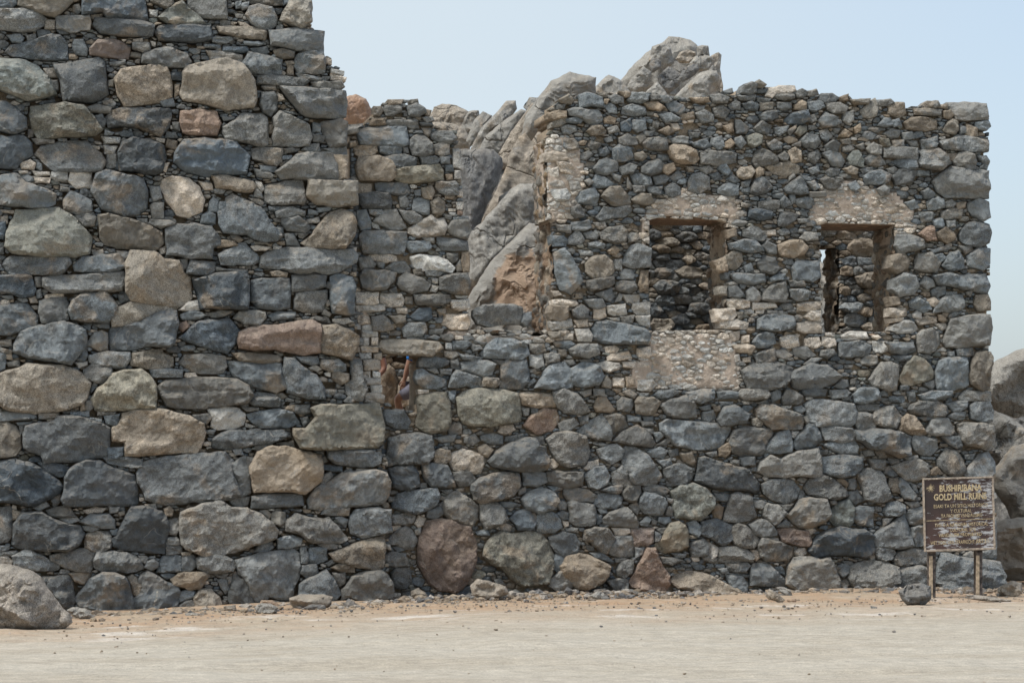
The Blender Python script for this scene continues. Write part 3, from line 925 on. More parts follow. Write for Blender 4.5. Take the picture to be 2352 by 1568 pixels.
w 24 15 40 15 42 20 41 24 32 25 23 23
g 43 17 49 17 49 23 43 23
g 49 16 78 16 79 20 72 23 52 23
w 82 16 93 16 92 18 84 18
w 78 20 93 19 94 26 86 28 80 26
w 4 24 28 24 28 27 16 29 5 28
w 36 26 45 26 45 30 37 30
t 68 27 75 26 75 31 70 31
b 47 33 54 26 63 26 64 34 60 36 50 35
w 74 31 92 31 94 36 92 42 80 42 73 38
g 17 33 26 31 30 36 34 42 26 44 18 43
t 30 32 44 32 44 36 36 38
g 41 42 46 38 58 37 60 43 56 48 42 48
g 97 28 104 24 126 23 135 26 135 32 134 38 124 38 108 40 100 38 97 32
g 136 30 142 29 142 35 138 40 134 37
w 6 32 15 31 17 38 7 39
w 9 40 17 39 18 43 9 43
g 62 43 74 42 72 46 62 46
g 60 49 66 47 71 49 68 51
g 70 47 80 46 82 49 78 52 72 50
g 44 49 58 49 58 51 45 51
g 88 47 96 48 98 50 90 52
t 25 52 30 51 50 51 70 53 73 57 68 60 64 64 58 63 44 62 26 60 23 56
g 75 53 80 53 80 59 75 58
g 80 52 92 52 95 54 90 58 81 58
g 94 54 102 55 104 58 96 60
g 94 51 108 53 104 55
g 102 62 108 54 114 49 128 50 138 55 140 62 134 66 116 65 104 64
w 107 54 110 49 114 48 112 53 108 56
g 73 60 84 60 88 62 80 66 74 64
g 140 54 152 54 154 60 146 62 141 59
g 84 62 98 64 105 65 102 67 88 66
g 54 68 56 65 68 65 78 68 77 70 66 73 54 71
g 78 66 85 66 86 74 80 73
g 87 69 96 67 108 67 114 70 111 78 104 79 92 75 88 73
g 111 66 120 67 122 71 114 70
g 60 74 68 73 70 77 66 77
g 70 74 80 74 79 78 71 77
g 52 75 56 74 66 79 75 82 76 86 68 89 60 89 54 85 51 80
g 77 88 80 78 83 75 94 78 103 80 103 88 98 89 92 86 84 88
g 104 80 116 81 118 84 114 88 104 87
g 119 70 122 67 138 66 140 76 140 84 134 89 124 89 118 88 118 80
w 141 63 151 62 152 71 147 73 141 71
g 152 62 158 61 164 62 164 68 154 69
g 144 88 150 80 152 76 158 70 168 68 176 76 174 88 160 89
g 140 74 146 73 146 76 140 77
g 138 85 144 81 146 83 140 87
w 53 90 62 90 62 92 54 93
o 55 94 66 92 75 92 78 100 79 115 74 122 62 124 56 121 52 118 54 108 53 98
g 77 91 83 90 82 101 78 98
o 83 96 88 92 100 89 118 90 130 93 132 98 133 105 133 114 122 116 108 118 96 118 88 116 85 108
g 79 106 86 107 85 114 79 114
g 82 115 88 118 88 124 78 125 76 120
t 132 93 140 92 158 93 164 97 162 103 146 104 134 101
g 66 128 74 126 84 125 82 130 72 131
g 134 104 141 104 140 110 136 110
g 142 104 148 104 146 109 142 108
r 136 118 142 110 152 104 162 106 164 114 158 122 146 124 140 120
w 118 118 128 117 130 121 122 125 116 123
g 102 126 112 124 120 126 120 132 110 132 103 129
g 122 127 136 124 136 128 126 131 121 130
t 100 135 106 132 112 137 108 143 102 140
g 107 146 114 138 124 132 136 128 144 128 152 140 156 146 154 152 142 154 124 153 112 150
g 26 106 36 106 42 106 47 115 45 120 36 120 28 116 26 110
g 24 98 30 97 32 106 25 107
g 30 128 40 125 52 124 64 126 65 132 65 143 60 148 48 148 36 148 28 150 29 140
t 65 138 70 136 78 138 79 144 74 148 66 147
w 79 140 88 136 94 138 104 142 105 148 102 155 92 156 82 152 78 146
g 89 128 98 124 102 130 96 133 90 131
g 144 127 152 126 153 132 146 132
g 148 134 154 133 154 138 149 138
w 9 44 22 44 22 48 9 48
w 11 49 15 49 15 55 11 55
w 17 49 22 49 22 55 17 55
w 8 56 23 56 22 60 9 60
w 7 61 17 61 17 66 8 66
w 19 62 25 61 25 66 19 66
w 10 67 24 67 24 74 11 74
w 9 75 16 75 16 81 10 81
w 18 75 24 76 24 80 18 80
w 11 81 24 81 24 85 12 86
w 16 86 25 86 25 92 17 92
w 10 93 25 92 25 100 10 100
g -5 68 8 66 10 78 11 90 8 98 0 96 -4 84
@ 1450 1700 800
g 20 8 20 8 21 9
b 20 34 28 32 38 31 43 38 45 48 38 50 30 51 24 48 21 40
g 46 31 54 30 66 32 70 40 73 48 62 49 54 48 48 40
g 44 46 50 45 52 50 45 50
g 21 46 26 46 27 50 22 51
g 70 37 84 37 88 42 84 47 76 48 72 43
w 85 36 90 37 92 41 88 41
g 19 52 28 51 28 54 22 54
g 19 56 27 56 26 60 20 60
g 22 62 28 54 36 51 58 50 60 56 58 62 52 66 42 69 30 67 23 64
g 60 51 70 50 72 53 66 54
g 72 50 80 49 79 52 74 52
g 61 55 67 56 64 59 60 58
g 59 62 63 59 65 64 62 66
g 64 58 70 53 74 52 84 58 90 63 90 74 86 79 78 77 68 73 63 68
g 50 67 62 63 63 70 58 73 50 72
g 22 71 34 69 42 71 40 76 34 78 22 77
w 41 77 44 71 50 73 48 78 44 80
w 22 79 30 78 30 82 23 83
w 41 82 46 79 46 86 42 86
g 19 90 28 82 34 79 39 82 43 90 40 97 34 97 26 93 20 93
w 17 93 20 93 23 96 20 97
g 24 95 28 94 32 98 27 99
g 18 102 24 99 32 100 36 106 34 110 24 110 18 109
r 44 92 46 84 50 75 60 73 68 74 84 80 88 92 89 104 84 120 78 128 72 131 60 129 52 124 44 110 43 100
t 34 122 36 108 38 99 42 100 44 110 52 124 56 129 46 128 36 126
g 23 114 30 112 32 118 31 126 26 127 24 122
w 31 125 40 126 38 129 31 128
g 85 47 92 41 108 37 122 38 123 48 118 55 104 59 92 61 87 58 86 53
g 92 62 104 60 110 66 114 74 108 77 100 80 96 81 93 74
g 107 60 116 60 122 62 118 64 108 65
g 125 37 134 36 143 38 144 44 138 48 126 47
g 144 37 152 36 172 37 172 47 160 49 144 46
g 122 38 126 41 126 49 122 48
g 121 51 128 48 128 53 122 55
g 124 58 130 52 140 49 148 52 153 60 148 66 138 69 128 65
b 116 73 122 67 130 66 136 70 137 76 131 82 122 82 120 78
g 137 83 136 76 138 70 148 68 154 74 156 80 150 84 142 84
w 107 78 112 76 117 79 116 83 110 83
g 100 80 107 77 106 80 102 82
g 88 84 98 81 100 86 90 86
o 96 94 102 86 108 83 120 85 132 83 139 85 146 92 149 100 149 112 146 124 130 126 124 125 116 120 110 112 100 108 94 102
g 103 121 108 120 112 125 104 124
g 146 88 156 84 166 86 170 92 168 100 158 103 150 98
g 149 105 152 101 160 103 158 110 154 116 149 112
g 148 120 154 115 164 114 168 122 160 131 154 131 146 126
w 146 27 152 26 154 31 150 34 145 32
g 144 11 150 6 160 5 174 8 178 20 174 30 160 33 152 28 148 20
t 106 2 114 -1 120 2 120 7 110 8
g 111 9 122 7 128 7 126 10 114 12
g 134 10 140 9 144 11 143 14 138 14
g 139 16 144 16 145 22 140 20
@ 2100 1200 800
t 20 4 34 5 33 14 30 16 20 15 18 10
g 37 8 44 3 50 8 49 14 42 14 38 12
w 54 7 63 6 64 13 58 15 54 14
w 64 5 79 3 80 11 70 12 65 10
w 84 3 98 2 98 12 88 11 84 7
w 86 13 98 12 98 21 90 19
w 20 17 37 15 38 20 30 23 22 23
w 38 16 49 15 50 20 42 21
g 46 0 60 -1 64 5 56 7 50 5
w 76 -4 90 -4 90 2 80 2
g 53 22 56 17 64 16 74 18 86 21 94 24 96 28 94 34 80 34 64 34 54 31
t 17 25 28 25 28 29 20 30
w 39 23 50 23 53 28 52 32 42 32
w 30 27 38 26 38 31 31 31
g 64 14 74 14 74 17 68 17
g 74 13 86 12 84 18 76 18
g 3 35 14 34 18 41 14 43 4 40
g 22 33 36 32 40 35 36 38 24 36
g 34 39 42 35 56 35 58 42 50 45 36 43
t 26 39 32 39 33 44 27 44
w 62 37 70 35 74 38 72 41 64 41
w 64 45 68 42 82 40 84 45 74 47 64 47
w 88 38 98 37 99 44 92 46 88 43
w 87 36 97 35 98 37 88 38
w 76 49 98 48 98 53 84 53 77 52
g 15 46 22 43 28 47 20 49
g 30 47 38 47 40 50 34 52
g 42 47 52 46 54 49 44 49
w 56 50 64 48 74 50 74 54 66 56 58 54
g 10 55 18 50 26 49 34 52 35 57 32 62 28 69 20 69 8 68 12 60
g 36 54 44 50 54 50 58 52 61 60 58 66 46 68 37 66 35 60
w 69 61 78 61 78 68 69 67
t 79 60 86 60 86 67 80 68
t 60 64 64 59 68 64 68 69 60 68
w 88 63 100 62 104 66 98 71 88 70
g 41 72 52 70 52 74 46 76
g 53 70 62 70 62 75 54 75
w 3 43 14 43 15 52 5 53
g 76 72 82 70 88 74 86 77 78 74
g 88 73 97 73 96 76 90 76
g 100 75 104 71 116 70 120 73 112 77 104 77
g 126 73 140 70 149 70 148 77 138 81 128 78
g 150 72 160 71 170 73 166 77 152 77
g 21 72 30 70 40 74 46 80 50 87 44 89 30 88 26 84 22 78
t 54 84 57 76 63 76 70 86 68 88 56 87
g 72 80 76 76 84 78 85 82 82 88 73 86
t 86 80 88 76 100 77 106 80 102 88 96 90 87 88
g 105 82 114 78 126 75 133 83 133 91 118 92 112 90
g 26 97 32 94 38 92 42 97 34 102 28 103
t 31 91 38 88 38 91 33 94
g 42 92 50 90 50 96 44 98
g 40 103 48 97 60 90 64 96 68 106 68 110 58 109 48 107
t 62 91 72 89 78 92 81 99 70 105 66 100
g 80 90 91 92 91 95 80 95
g 92 91 101 91 101 94 94 96
g 90 95 100 95 102 98 92 99
g 68 110 76 104 88 98 96 104 102 113 100 115 84 113
g 92 100 100 101 101 105 96 105
g 100 104 108 103 109 106 103 111
g 102 114 114 106 114 111 110 114
g 105 97 110 94 124 95 140 96 152 97 161 100 161 103 157 109 155 114 150 117 134 117 118 114 112 108 106 102
g 136 84 145 82 146 86 138 86
g 139 88 148 86 150 92 144 96 139 94
t 147 83 153 83 154 87 148 87
g 150 94 156 84 164 82 176 90 172 96 160 98 153 98
g 56 117 64 114 72 113 77 118 75 124 68 128 60 124
g 76 118 79 115 86 115 96 122 102 130 107 137 102 144 98 145 84 144 82 140 76 126
g 95 119 106 115 112 118 108 124 98 122
g 112 118 120 116 121 121 114 123
t 121 120 130 119 134 127 132 130 124 126
g 130 115 136 115 141 119 134 120
g 141 120 150 118 151 122 146 123
g 103 126 114 124 115 128 108 131
g 108 132 120 128 130 132 130 140 124 145 112 145 110 138
w 46 132 50 127 58 125 58 130 48 133
g 46 138 54 131 62 130 66 138 64 144 56 148 50 146
g 68 136 76 130 80 134 83 142 84 147 74 148 69 144
g 17 135 29 135 30 145 22 146 16 144
o 30 140 38 134 44 136 46 144 45 147 36 145
g 52 112 60 112 66 113 60 115
@ 2150 1800 224
g -5 35 6 36 12 40 18 46 12 53 0 54 -5 52
g 7 17 18 15 26 16 22 18 10 18
g -5 20 6 20 7 26 0 31 -5 31
g 8 32 22 33 24 35 14 37
g 24 34 34 33 46 36 53 41 51 46 38 46 26 44 23 40
g 55 36 66 32 76 31 76 37 72 39 62 37
g 54 39 70 39 76 42 74 48 68 52 56 52 51 48
g 76 37 80 32 92 32 92 38 88 46 82 46 77 43
g 94 34 104 31 112 32 118 36 114 40 106 40 96 37
g 91 42 96 38 104 39 114 43 116 48 112 58 106 58 96 56 91 52
g 112 39 118 38 116 41 111 41
g 115 42 122 44 120 48 116 46
g 116 50 120 50 122 60 115 58
o 119 38 126 33 138 29 148 34 156 44 156 52 148 60 146 63 134 60 124 60 121 52 122 44
g 17 48 22 45 27 47 26 54 20 53
g 27 46 30 45 50 49 52 56 50 66 46 68 34 67 28 64 30 58
g 16 57 22 54 28 56 28 62 22 62
g 0 58 10 55 16 60 22 66 18 71 4 73 0 70
w 22 63 28 64 28 68 24 69
g 25 71 30 69 36 70 34 73 25 73
g 36 69 42 70 42 73 37 72
g 52 58 57 58 57 64 53 67
g 53 53 62 53 63 56 56 57
g 58 62 64 56 76 52 80 51 86 58 90 66 89 69 80 68 66 67 58 66
g 71 51 76 46 82 46 80 49 74 53
g 82 50 88 46 92 52 89 58 84 54
g 91 65 98 59 102 62 98 68 92 67
g 108 60 118 60 120 64 114 66 108 64
g 102 60 108 64 106 67 102 66
g 55 66 64 67 62 70 56 69
g 42 72 50 69 62 70 68 78 66 84 62 92 58 92 52 86 48 82 42 80
w 66 70 83 70 83 74 76 77 70 76
r 84 70 104 70 104 82 98 86 88 86 84 80
g 105 72 110 75 110 82 105 82
g 106 70 116 69 114 75 110 75
o 118 66 126 64 132 68 134 76 134 86 124 90 114 92 106 88 106 84 112 78
g 128 63 134 64 134 69 128 66
g 135 65 140 62 146 68 146 74 144 78 136 73
b 146 64 160 62 176 68 174 80 166 86 158 80 146 75
g 11 78 16 74 32 74 38 76 42 84 42 90 36 92 22 93 14 90 12 84
g 62 92 68 82 70 77 84 77 86 84 86 95 80 96 66 94
g 87 87 96 87 94 93 88 96
g 43 84 50 86 52 90 46 90
g 46 92 58 92 68 100 66 100 50 96
t 20 104 26 95 38 92 46 94 56 100 64 104 62 112 56 120 44 124 36 124 26 116 22 110
g 69 97 80 97 76 100 70 100
g 71 108 76 98 86 98 84 110 78 114 72 112
g 14 93 22 93 20 102 15 108 13 100
g 12 112 20 108 22 116 20 126 10 123
r 83 118 88 108 94 96 98 87 104 87 108 98 116 112 118 120 116 124 108 126 98 126 84 122
g 62 117 72 115 81 116 81 124 68 125
g 110 96 122 96 130 98 120 103 112 101
g 119 92 134 93 132 96 124 96
g 62 54 62 54 63 55
g 121 100 121 100 122 101
g 136 84 148 79 153 84 152 94 138 95
w 135 85 139 85 138 92 135 91
w 137 96 144 95 146 99 140 100
@ 2750 1500 224
g 48 -4 60 -10 80 -12 94 -6 92 4 86 10 72 13 54 12
g 92 2 96 -4 110 -10 124 -8 137 2 132 6 118 12 100 12 94 10
g 131 10 138 4 144 4 144 10 138 13
g 0 15 12 12 24 13 24 17 18 24 8 24 0 20
g 26 14 42 14 40 18 32 21 26 20
g 44 18 48 13 60 12 70 13 73 18 70 21 50 22
g 74 16 80 13 84 15 83 21 76 24
g 84 20 88 14 94 14 103 19 104 24 98 26 86 26
g 103 14 112 12 126 13 124 18 112 19 104 18
g 127 14 142 13 146 16 142 20 130 21
w 106 20 113 19 112 22 106 22
g 137 21 147 18 146 22 139 24
g 148 18 154 12 170 12 172 20 160 25 150 24
g 104 26 112 22 124 22 140 25 148 26 151 34 149 43 146 46 130 46 114 46 108 38
g 95 29 102 27 106 31 102 34 97 33
w 84 28 94 27 92 30 86 30
g 61 25 71 22 74 25 64 26
w 48 23 56 23 56 26 50 26
g 28 24 41 24 41 27 30 27
g 7 26 20 25 20 29 16 30
t 22 27 30 26 30 32 24 31
g 26 39 30 32 40 28 50 26 54 34 57 40 56 44 50 47 40 46 30 43
t 57 39 62 38 68 43 66 47 58 45
g 60 31 66 26 76 27 90 32 100 35 104 42 103 48 90 48 74 48 68 42 62 37
g 103 37 106 36 110 43 107 44
g 99 36 102 36 107 43 104 43
g 112 0 112 0 112 1
g 151 27 160 26 172 27 170 32 152 32
g 151 34 160 34 170 38 168 48 152 48 150 42
g 38 60 41 50 50 47 68 48 76 49 76 52 72 60 66 73 60 72 48 73 40 69
g 68 69 73 60 80 52 90 49 92 54 93 62 92 68 80 70
w 73 56 77 55 76 59 73 59
w 93 50 100 50 96 57 93 56
g 94 65 98 54 104 50 108 44 114 45 118 52 120 58 112 64 98 66
g 119 47 130 47 146 48 149 52 148 58 140 60 122 58
g 149 49 160 48 168 50 170 58 156 60 150 58
g 122 62 128 60 150 59 153 64 152 70 142 71 132 68
g 2 63 10 64 16 69 8 70 3 68
g 16 70 22 66 27 70 26 74 20 73
t 27 66 36 61 40 62 38 68 34 73 28 72
g 68 70 74 69 74 73 69 73
g 64 78 74 72 82 76 88 72 100 68 116 66 118 74 118 90 114 91 100 90 84 91 70 90 62 86
g 118 67 126 67 126 71 119 71
g 128 68 142 70 146 73 130 71
g 118 74 130 72 144 72 156 74 156 82 148 90 140 92 128 90 118 86
g 46 74 60 73 60 80 50 81 47 79
g 54 84 62 82 62 86 56 86
g 38 76 46 76 46 81 38 80
w 41 74 46 74 46 76 41 76
b 8 88 10 74 14 73 28 78 48 83 54 86 60 92 65 98 64 103 63 106 50 103 22 101 14 98 6 94
g 66 98 74 94 86 92 96 95 101 102 98 110 88 115 74 111 68 106
g 104 101 108 94 114 90 120 89 134 96 142 104 142 108 134 111 118 110 108 106
t 133 93 138 92 144 97 142 100 136 97
g 144 93 150 93 153 99 150 103 144 102
g 100 104 104 103 106 108 102 111
g 22 106 32 105 38 107 36 113 26 112
g 38 106 41 105 50 107 57 109 58 117 62 126 56 130 40 132 32 130 34 124 37 114
g 58 112 66 112 71 114 66 120 60 118
t 22 117 27 115 32 118 30 129 24 130
g 68 125 68 118 72 115 80 116 88 124 80 132 77 135 72 131
g 82 116 94 116 90 121 86 121
g 88 126 96 118 100 112 108 110 122 112 125 120 126 126 120 132 112 136 100 136 94 132
o 126 128 130 118 136 113 144 111 148 118 148 132 145 136 132 134
g 126 113 132 111 134 116 128 116
g 143 105 152 103 158 112 150 116 145 112
g 148 120 154 117 166 118 166 136 152 133 149 128
o 12 132 20 130 32 131 38 137 37 144 29 151 24 146 14 141
g 0 130 8 132 12 138 10 144 2 142
g 38 136 44 132 52 135 58 140 63 147 58 155 50 154 42 151 38 142
g 54 134 66 129 70 130 80 140 80 143 66 145 60 142
g 79 135 88 129 92 132 91 136 80 136
r 81 138 92 137 108 140 110 146 110 153 100 152 84 149
w 106 138 112 136 116 139 110 144
w 36 146 41 145 42 152 38 155
w 77 146 82 146 82 149 79 149
w 109 145 114 146 113 153 110 152
w 19 149 27 154 26 162 20 166 18 158
g 4 153 14 146 18 152 17 162 12 167 3 165
g 146 4 152 2 150 8 146 8
@ 2750 2000 336
w 0 60 6 60 6 70 0 70
w 3 75 16 76 16 80 9 82
g 19 76 28 75 40 78 41 84 34 85 22 81
g 26 85 34 85 36 90 28 90
g 36 86 50 86 50 91 38 90
g 42 64 52 63 70 63 80 67 88 76 88 82 70 82 50 83 41 83
w 84 66 97 67 97 78 92 82 88 76
g 94 60 98 50 110 52 124 58 144 64 143 70 136 80 120 81 104 80 97 76
w 144 69 150 65 158 64 160 71 155 76 146 74
b 162 68 170 54 174 48 190 40 204 35 218 38 236 40 252 48 250 70 240 78 226 74 206 73 186 74 172 76
g 50 85 80 84 83 87 76 96 66 97 54 94
g 40 92 52 91 55 98 46 98
g 72 97 84 89 85 92 76 98
g 55 98 70 98 84 101 83 103 60 102
g 51 100 74 102 80 112 80 124 68 122 58 116
g 84 90 86 86 98 86 110 87 120 98 132 110 132 113 126 115 100 114 84 114
g 118 90 126 88 131 94 131 101 124 98
g 131 112 134 92 142 77 150 77 164 76 176 80 190 76 196 88 202 104 205 116 204 126 190 122 180 127 168 126 160 122 142 120
g 200 90 208 85 218 88 216 98 208 104 202 98
g 208 82 222 81 224 86 214 87
g 215 77 228 80 226 83 216 79
g 104 128 110 118 122 126 132 134 124 137 108 130
g 207 120 220 118 240 119 240 128 222 129 210 125
g 205 108 214 106 220 114 210 119 204 118
g 215 104 220 88 236 82 262 82 280 90 280 110 262 119 240 118 222 116
t -23 110 -19 102 -5 99 0 96 20 98 30 102 52 114 68 124 86 130 80 133 60 132 40 128 10 121 -12 117
@ 3380 1400 219
g -5 -6 12 -8 24 -4 20 4 6 6 -5 5
g 34 -6 60 -6 62 1 52 4 40 2
g 13 10 20 4 28 5 29 12 22 13 14 12
g 34 4 41 6 38 10 34 8
g 41 5 58 5 56 9 46 10
g 21 26 26 18 32 11 40 10 46 13 46 24 44 34 38 35 24 31
o 48 25 51 18 54 10 60 6 68 8 74 14 77 20 76 24 66 28 58 31 50 29
g 63 3 74 5 73 8 66 7
g 79 18 82 10 90 7 100 6 105 7 107 18 108 31 102 33 98 34 90 36 80 34 79 27
g 96 0 112 -2 113 4 106 6 98 5
t 108 20 110 10 114 2 120 0 126 2 127 12 127 24 126 34 120 36 110 30
g 69 28 78 26 79 31 76 34 70 31
g 8 36 20 35 40 35 54 36 56 42 54 48 44 49 30 47 18 47 8 46
g 54 36 61 37 62 44 57 46
g 63 40 76 36 93 36 92 40 78 44 68 43
g 99 42 106 36 128 37 128 44 116 44 100 44
w 45 30 48 29 47 35 44 34
g 48 31 57 31 56 35 48 35
t 64 44 69 43 68 46 64 45
g 55 52 58 48 66 45 78 44 88 49 89 54 86 58 78 59 70 57 58 55
g 88 47 98 45 107 45 107 50 100 54 94 53
g 109 49 114 46 126 46 129 54 128 62 120 63 110 60
g 96 54 106 54 104 60 98 61 89 58
g -5 44 4 46 8 50 9 58 6 66 0 68 -5 68
t 8 66 10 56 14 54 20 54 19 66 14 70
g 23 60 27 52 34 50 42 49 46 54 50 58 46 64 44 68 36 68 26 64
t 46 70 50 60 54 56 60 58 64 64 68 70 72 73 66 75 56 73
g 10 50 20 51 18 54 10 54
g 64 59 76 58 76 61 68 62
g 70 72 75 62 80 59 90 60 96 72 92 74 78 74
t 67 62 74 64 72 70 68 68
g 98 65 102 63 118 64 128 66 130 74 130 84 126 88 116 85 106 82 102 78 99 70
g -5 69 4 68 8 72 6 79 0 80 -5 80
t 0 81 8 79 12 84 10 90 4 91 0 90
g 7 70 16 71 23 68 36 69 50 73 57 76 56 86 56 92 48 94 38 90 28 87 22 86 14 80 9 78
g 58 80 60 74 66 76 80 78 81 86 74 92 68 92 62 88
g 84 76 100 75 102 84 98 86 90 82
t 83 82 91 82 90 85 83 84
g 81 96 86 90 88 86 96 88 102 96 105 104 102 110 94 110 86 106 82 102
g 104 92 114 90 112 96 105 95
g 104 110 110 100 116 92 126 89 130 98 130 108 124 112 110 112
t 129 94 135 96 132 104 130 104
t 74 106 80 102 83 106 79 109 74 109
g 16 89 24 86 26 92 18 93
t 25 88 34 88 36 94 30 95
g 50 94 64 92 64 95 54 96
g 37 95 48 95 48 99 40 100
g 66 93 80 94 80 96 67 95
g -5 93 6 94 16 94 16 102 12 108 6 112 0 112 -5 112
g 20 96 35 96 35 100 33 105 24 103
g 34 102 38 102 47 110 42 111 34 108
g 40 102 50 98 60 95 66 96 72 100 73 108 68 112 60 114 54 114 46 108
r 1 1 1 1 2 2
g 11 108 16 104 24 103 30 106 34 112 38 122 40 130 36 132 26 133 18 130 14 118
g 2 118 6 112 10 114 13 120 8 123 3 122
g 2 130 8 123 12 123 16 132 14 136 6 134
t 38 118 40 112 46 112 50 122 50 125 42 124
g 48 112 52 113 56 120 62 128 58 131 52 130 50 126 46 118
o 8 150 10 144 9 138 14 136 20 134 26 140 31 143 32 152 28 156 22 157 14 154
g 33 142 38 134 46 132 52 136 52 142 46 145 36 145
g 52 133 64 133 66 136 58 138
g 55 140 60 138 68 137 69 150 64 153 56 152 52 144
g 57 115 62 118 64 124 60 123
@ 3380 1800 219
g -5 70 2 68 14 70 18 70 24 78 24 86 20 94 14 95 6 93 -5 94
g 23 75 30 70 38 66 46 60 51 55 54 64 58 76 59 84 50 86 38 85 26 84
g 33 60 42 59 38 63 33 67
g 25 86 30 84 40 86 44 90 40 96 32 97 28 95
w 22 92 26 91 27 97 22 96
g 58 68 64 66 70 66 70 84 62 84 59 76
g 42 96 46 90 58 86 66 87 74 92 76 98 70 99 56 100 44 101
o 4 101 6 97 18 97 28 98 33 102 34 110 33 120 26 122 18 120 8 119 3 112
g 0 97 8 97 6 101 0 100
g 36 110 38 104 46 102 58 102 66 101 70 104 73 112 74 119 62 121 50 120 38 119
g -5 104 4 102 2 108 -5 112
g -5 122 10 121 18 120 20 124 14 127 4 128 -5 126
g 37 126 44 121 49 121 50 126 42 127
g 80 110 82 98 84 90 90 90 100 94 116 95 124 96 134 98 136 108 136 118 132 124 118 125 100 125 84 122 80 116
g 103 92 110 88 114 90 114 94 106 94
g 128 62 131 60 132 92 128 94 120 94 118 90 126 88
g 76 92 82 90 84 98 82 106 77 105
g 80 119 86 123 82 125
g 34 113 37 113 37 119 33 118
g 34 103 38 102 40 105 36 107
g -5 44 4 44 7 52 6 62 3 68 -5 66
@ 2100 280 800
t 26 24 34 19 38 24 36 27 28 26
g 42 20 50 18 60 22 62 29 52 28 43 30
t 62 23 66 23 64 27 61 26
g 25 28 32 27 30 31 25 31
t 56 18 66 18 64 22 58 21
g 65 22 70 19 77 22 77 26 68 26
t 73 17 83 18 82 21 78 22
g 80 24 84 18 92 18 97 20 96 24 90 26 82 25
g 96 20 108 20 108 24 98 24
g 105 20 112 20 116 24 112 26 106 25
t 17 35 26 32 32 33 32 37 22 40 19 38
g 32 32 38 30 48 32 58 32 60 36 60 40 56 43 50 42 44 37 34 35
t 20 42 26 38 32 36 34 40 28 44 20 45
g 30 39 40 37 46 39 44 42 32 41
g 48 30 58 29 58 32 48 32
g 63 26 68 26 72 30 72 34 66 34 63 30
t 61 38 66 36 72 38 70 42 62 42
g 76 30 84 27 94 30 95 35 86 36 76 34
t 92 26 104 25 110 30 106 32 96 30
b 110 27 118 25 124 28 126 32 122 35 114 33
g 104 35 114 34 122 39 120 40 110 41
t 121 35 132 33 134 38 126 39 120 38
t 128 22 144 22 144 25 134 26
g 144 20 152 19 160 22 158 26 148 26
g 133 34 140 31 148 36 148 40 138 41
g 132 29 142 28 140 32 134 32
g 28 45 34 43 40 44 41 48 36 50 30 50
t 48 48 52 44 60 44 63 48 62 51 52 51
g 64 46 72 44 74 48 66 50
b 75 42 82 38 84 44 82 48 76 48
g 84 40 94 38 95 46 88 49 84 46
t 86 53 92 49 95 54 90 58
g 100 40 106 42 104 46 100 45
w 114 42 120 42 122 46 116 49
g 73 54 80 50 86 54 88 58 78 60 74 58
g 92 58 96 54 104 53 110 56 112 63 104 63 94 61
g 113 54 122 52 128 53 128 58 116 58
g 128 49 138 49 136 53 130 53
g 130 58 142 54 146 60 140 62 132 60
g 146 54 154 52 157 60 152 63 146 58
t 112 62 116 59 126 60 134 64 136 70 132 73 124 73 118 72 114 68
g 137 66 142 64 156 64 166 66 166 72 150 75 138 73
g 69 62 74 58 82 62 84 68 78 72 70 71
g 57 63 64 60 67 65 62 68 58 67
g 30 55 38 54 42 58 42 62 34 63 30 60
g 44 66 50 63 54 66 48 71 43 70
g 62 54 68 52 69 56 64 57
t 85 66 92 64 96 68 92 71 86 70
g 54 78 58 71 64 70 72 73 72 79 64 82 56 81
g 73 77 82 73 88 75 84 81 76 82
g 91 77 96 73 104 70 109 74 106 80 98 83 92 80
t 108 75 116 73 118 78 112 82 108 80
g 83 82 90 81 98 84 100 90 94 91 86 90
g 100 84 110 82 114 84 110 89 102 90
g 113 84 120 79 125 84 118 87
g 127 88 132 82 138 80 144 84 144 92 138 97 128 94
g 144 82 152 80 155 86 148 87
g 134 77 144 75 148 79 142 82
t 126 76 132 76 132 80 128 80
g 52 88 56 82 62 84 70 90 64 92 54 92
g 66 80 76 83 74 88 70 86
w 34 87 42 87 44 93 36 94
g 46 87 50 85 54 88 50 91
g 40 101 44 96 54 92 58 98 56 104 48 105 42 104
t 60 99 66 92 74 92 80 98 82 104 76 107 68 106
g 83 91 94 91 94 95 86 96
g 94 91 108 92 106 98 98 97
g 109 93 116 88 122 92 122 98 116 100 110 97
t 83 102 90 97 98 98 100 104 96 106 86 104
g 36 108 42 106 46 110 46 115 40 116 36 113
g 56 116 62 108 70 109 82 106 84 110 78 115 66 116 58 118
g 80 84 83 90 83 94 80 93
w 14 66 22 64 32 66 34 70 26 72 15 71
w 24 72 36 73 40 78 38 82 28 80
w 18 78 26 76 26 84 20 85
w 20 94 32 93 36 98 34 102 24 103
w 18 86 30 86 32 92 20 92
g 36 120 50 118 52 124 46 126 37 125
g 53 120 62 119 64 124 58 125
g 58 128 66 124 76 122 80 128 78 134 70 136 60 132
g 34 132 40 126 44 128 47 134 42 137 34 136
g 45 128 52 126 58 130 56 133 48 132
g 80 130 84 127 88 128 90 132 86 134 81 135
g 49 136 56 134 64 137 62 140 50 138
t 64 142 70 138 74 141 72 145 66 144
g 24 122 36 122 36 128 26 126
g 20 130 30 130 34 134 32 138 22 138
g 23 143 30 140 36 148 40 156 44 166 36 176 28 172 24 160
t 47 152 54 146 62 145 68 150 69 158 64 164 54 164 48 158
g 76 152 80 144 84 138 90 137 98 140 97 154 84 155
w 36 148 44 148 48 156 38 156
w 42 141 54 142 54 145 44 145
g 70 148 76 148 76 158 70 156
g 92 48 102 48 100 52 94 52
t 104 48 112 44 116 48 112 51
g 68 85 76 85 82 90 82 94 76 92
@ 2850 300 800
g 22 12 24 8 30 6 34 8 34 14 28 16 22 14
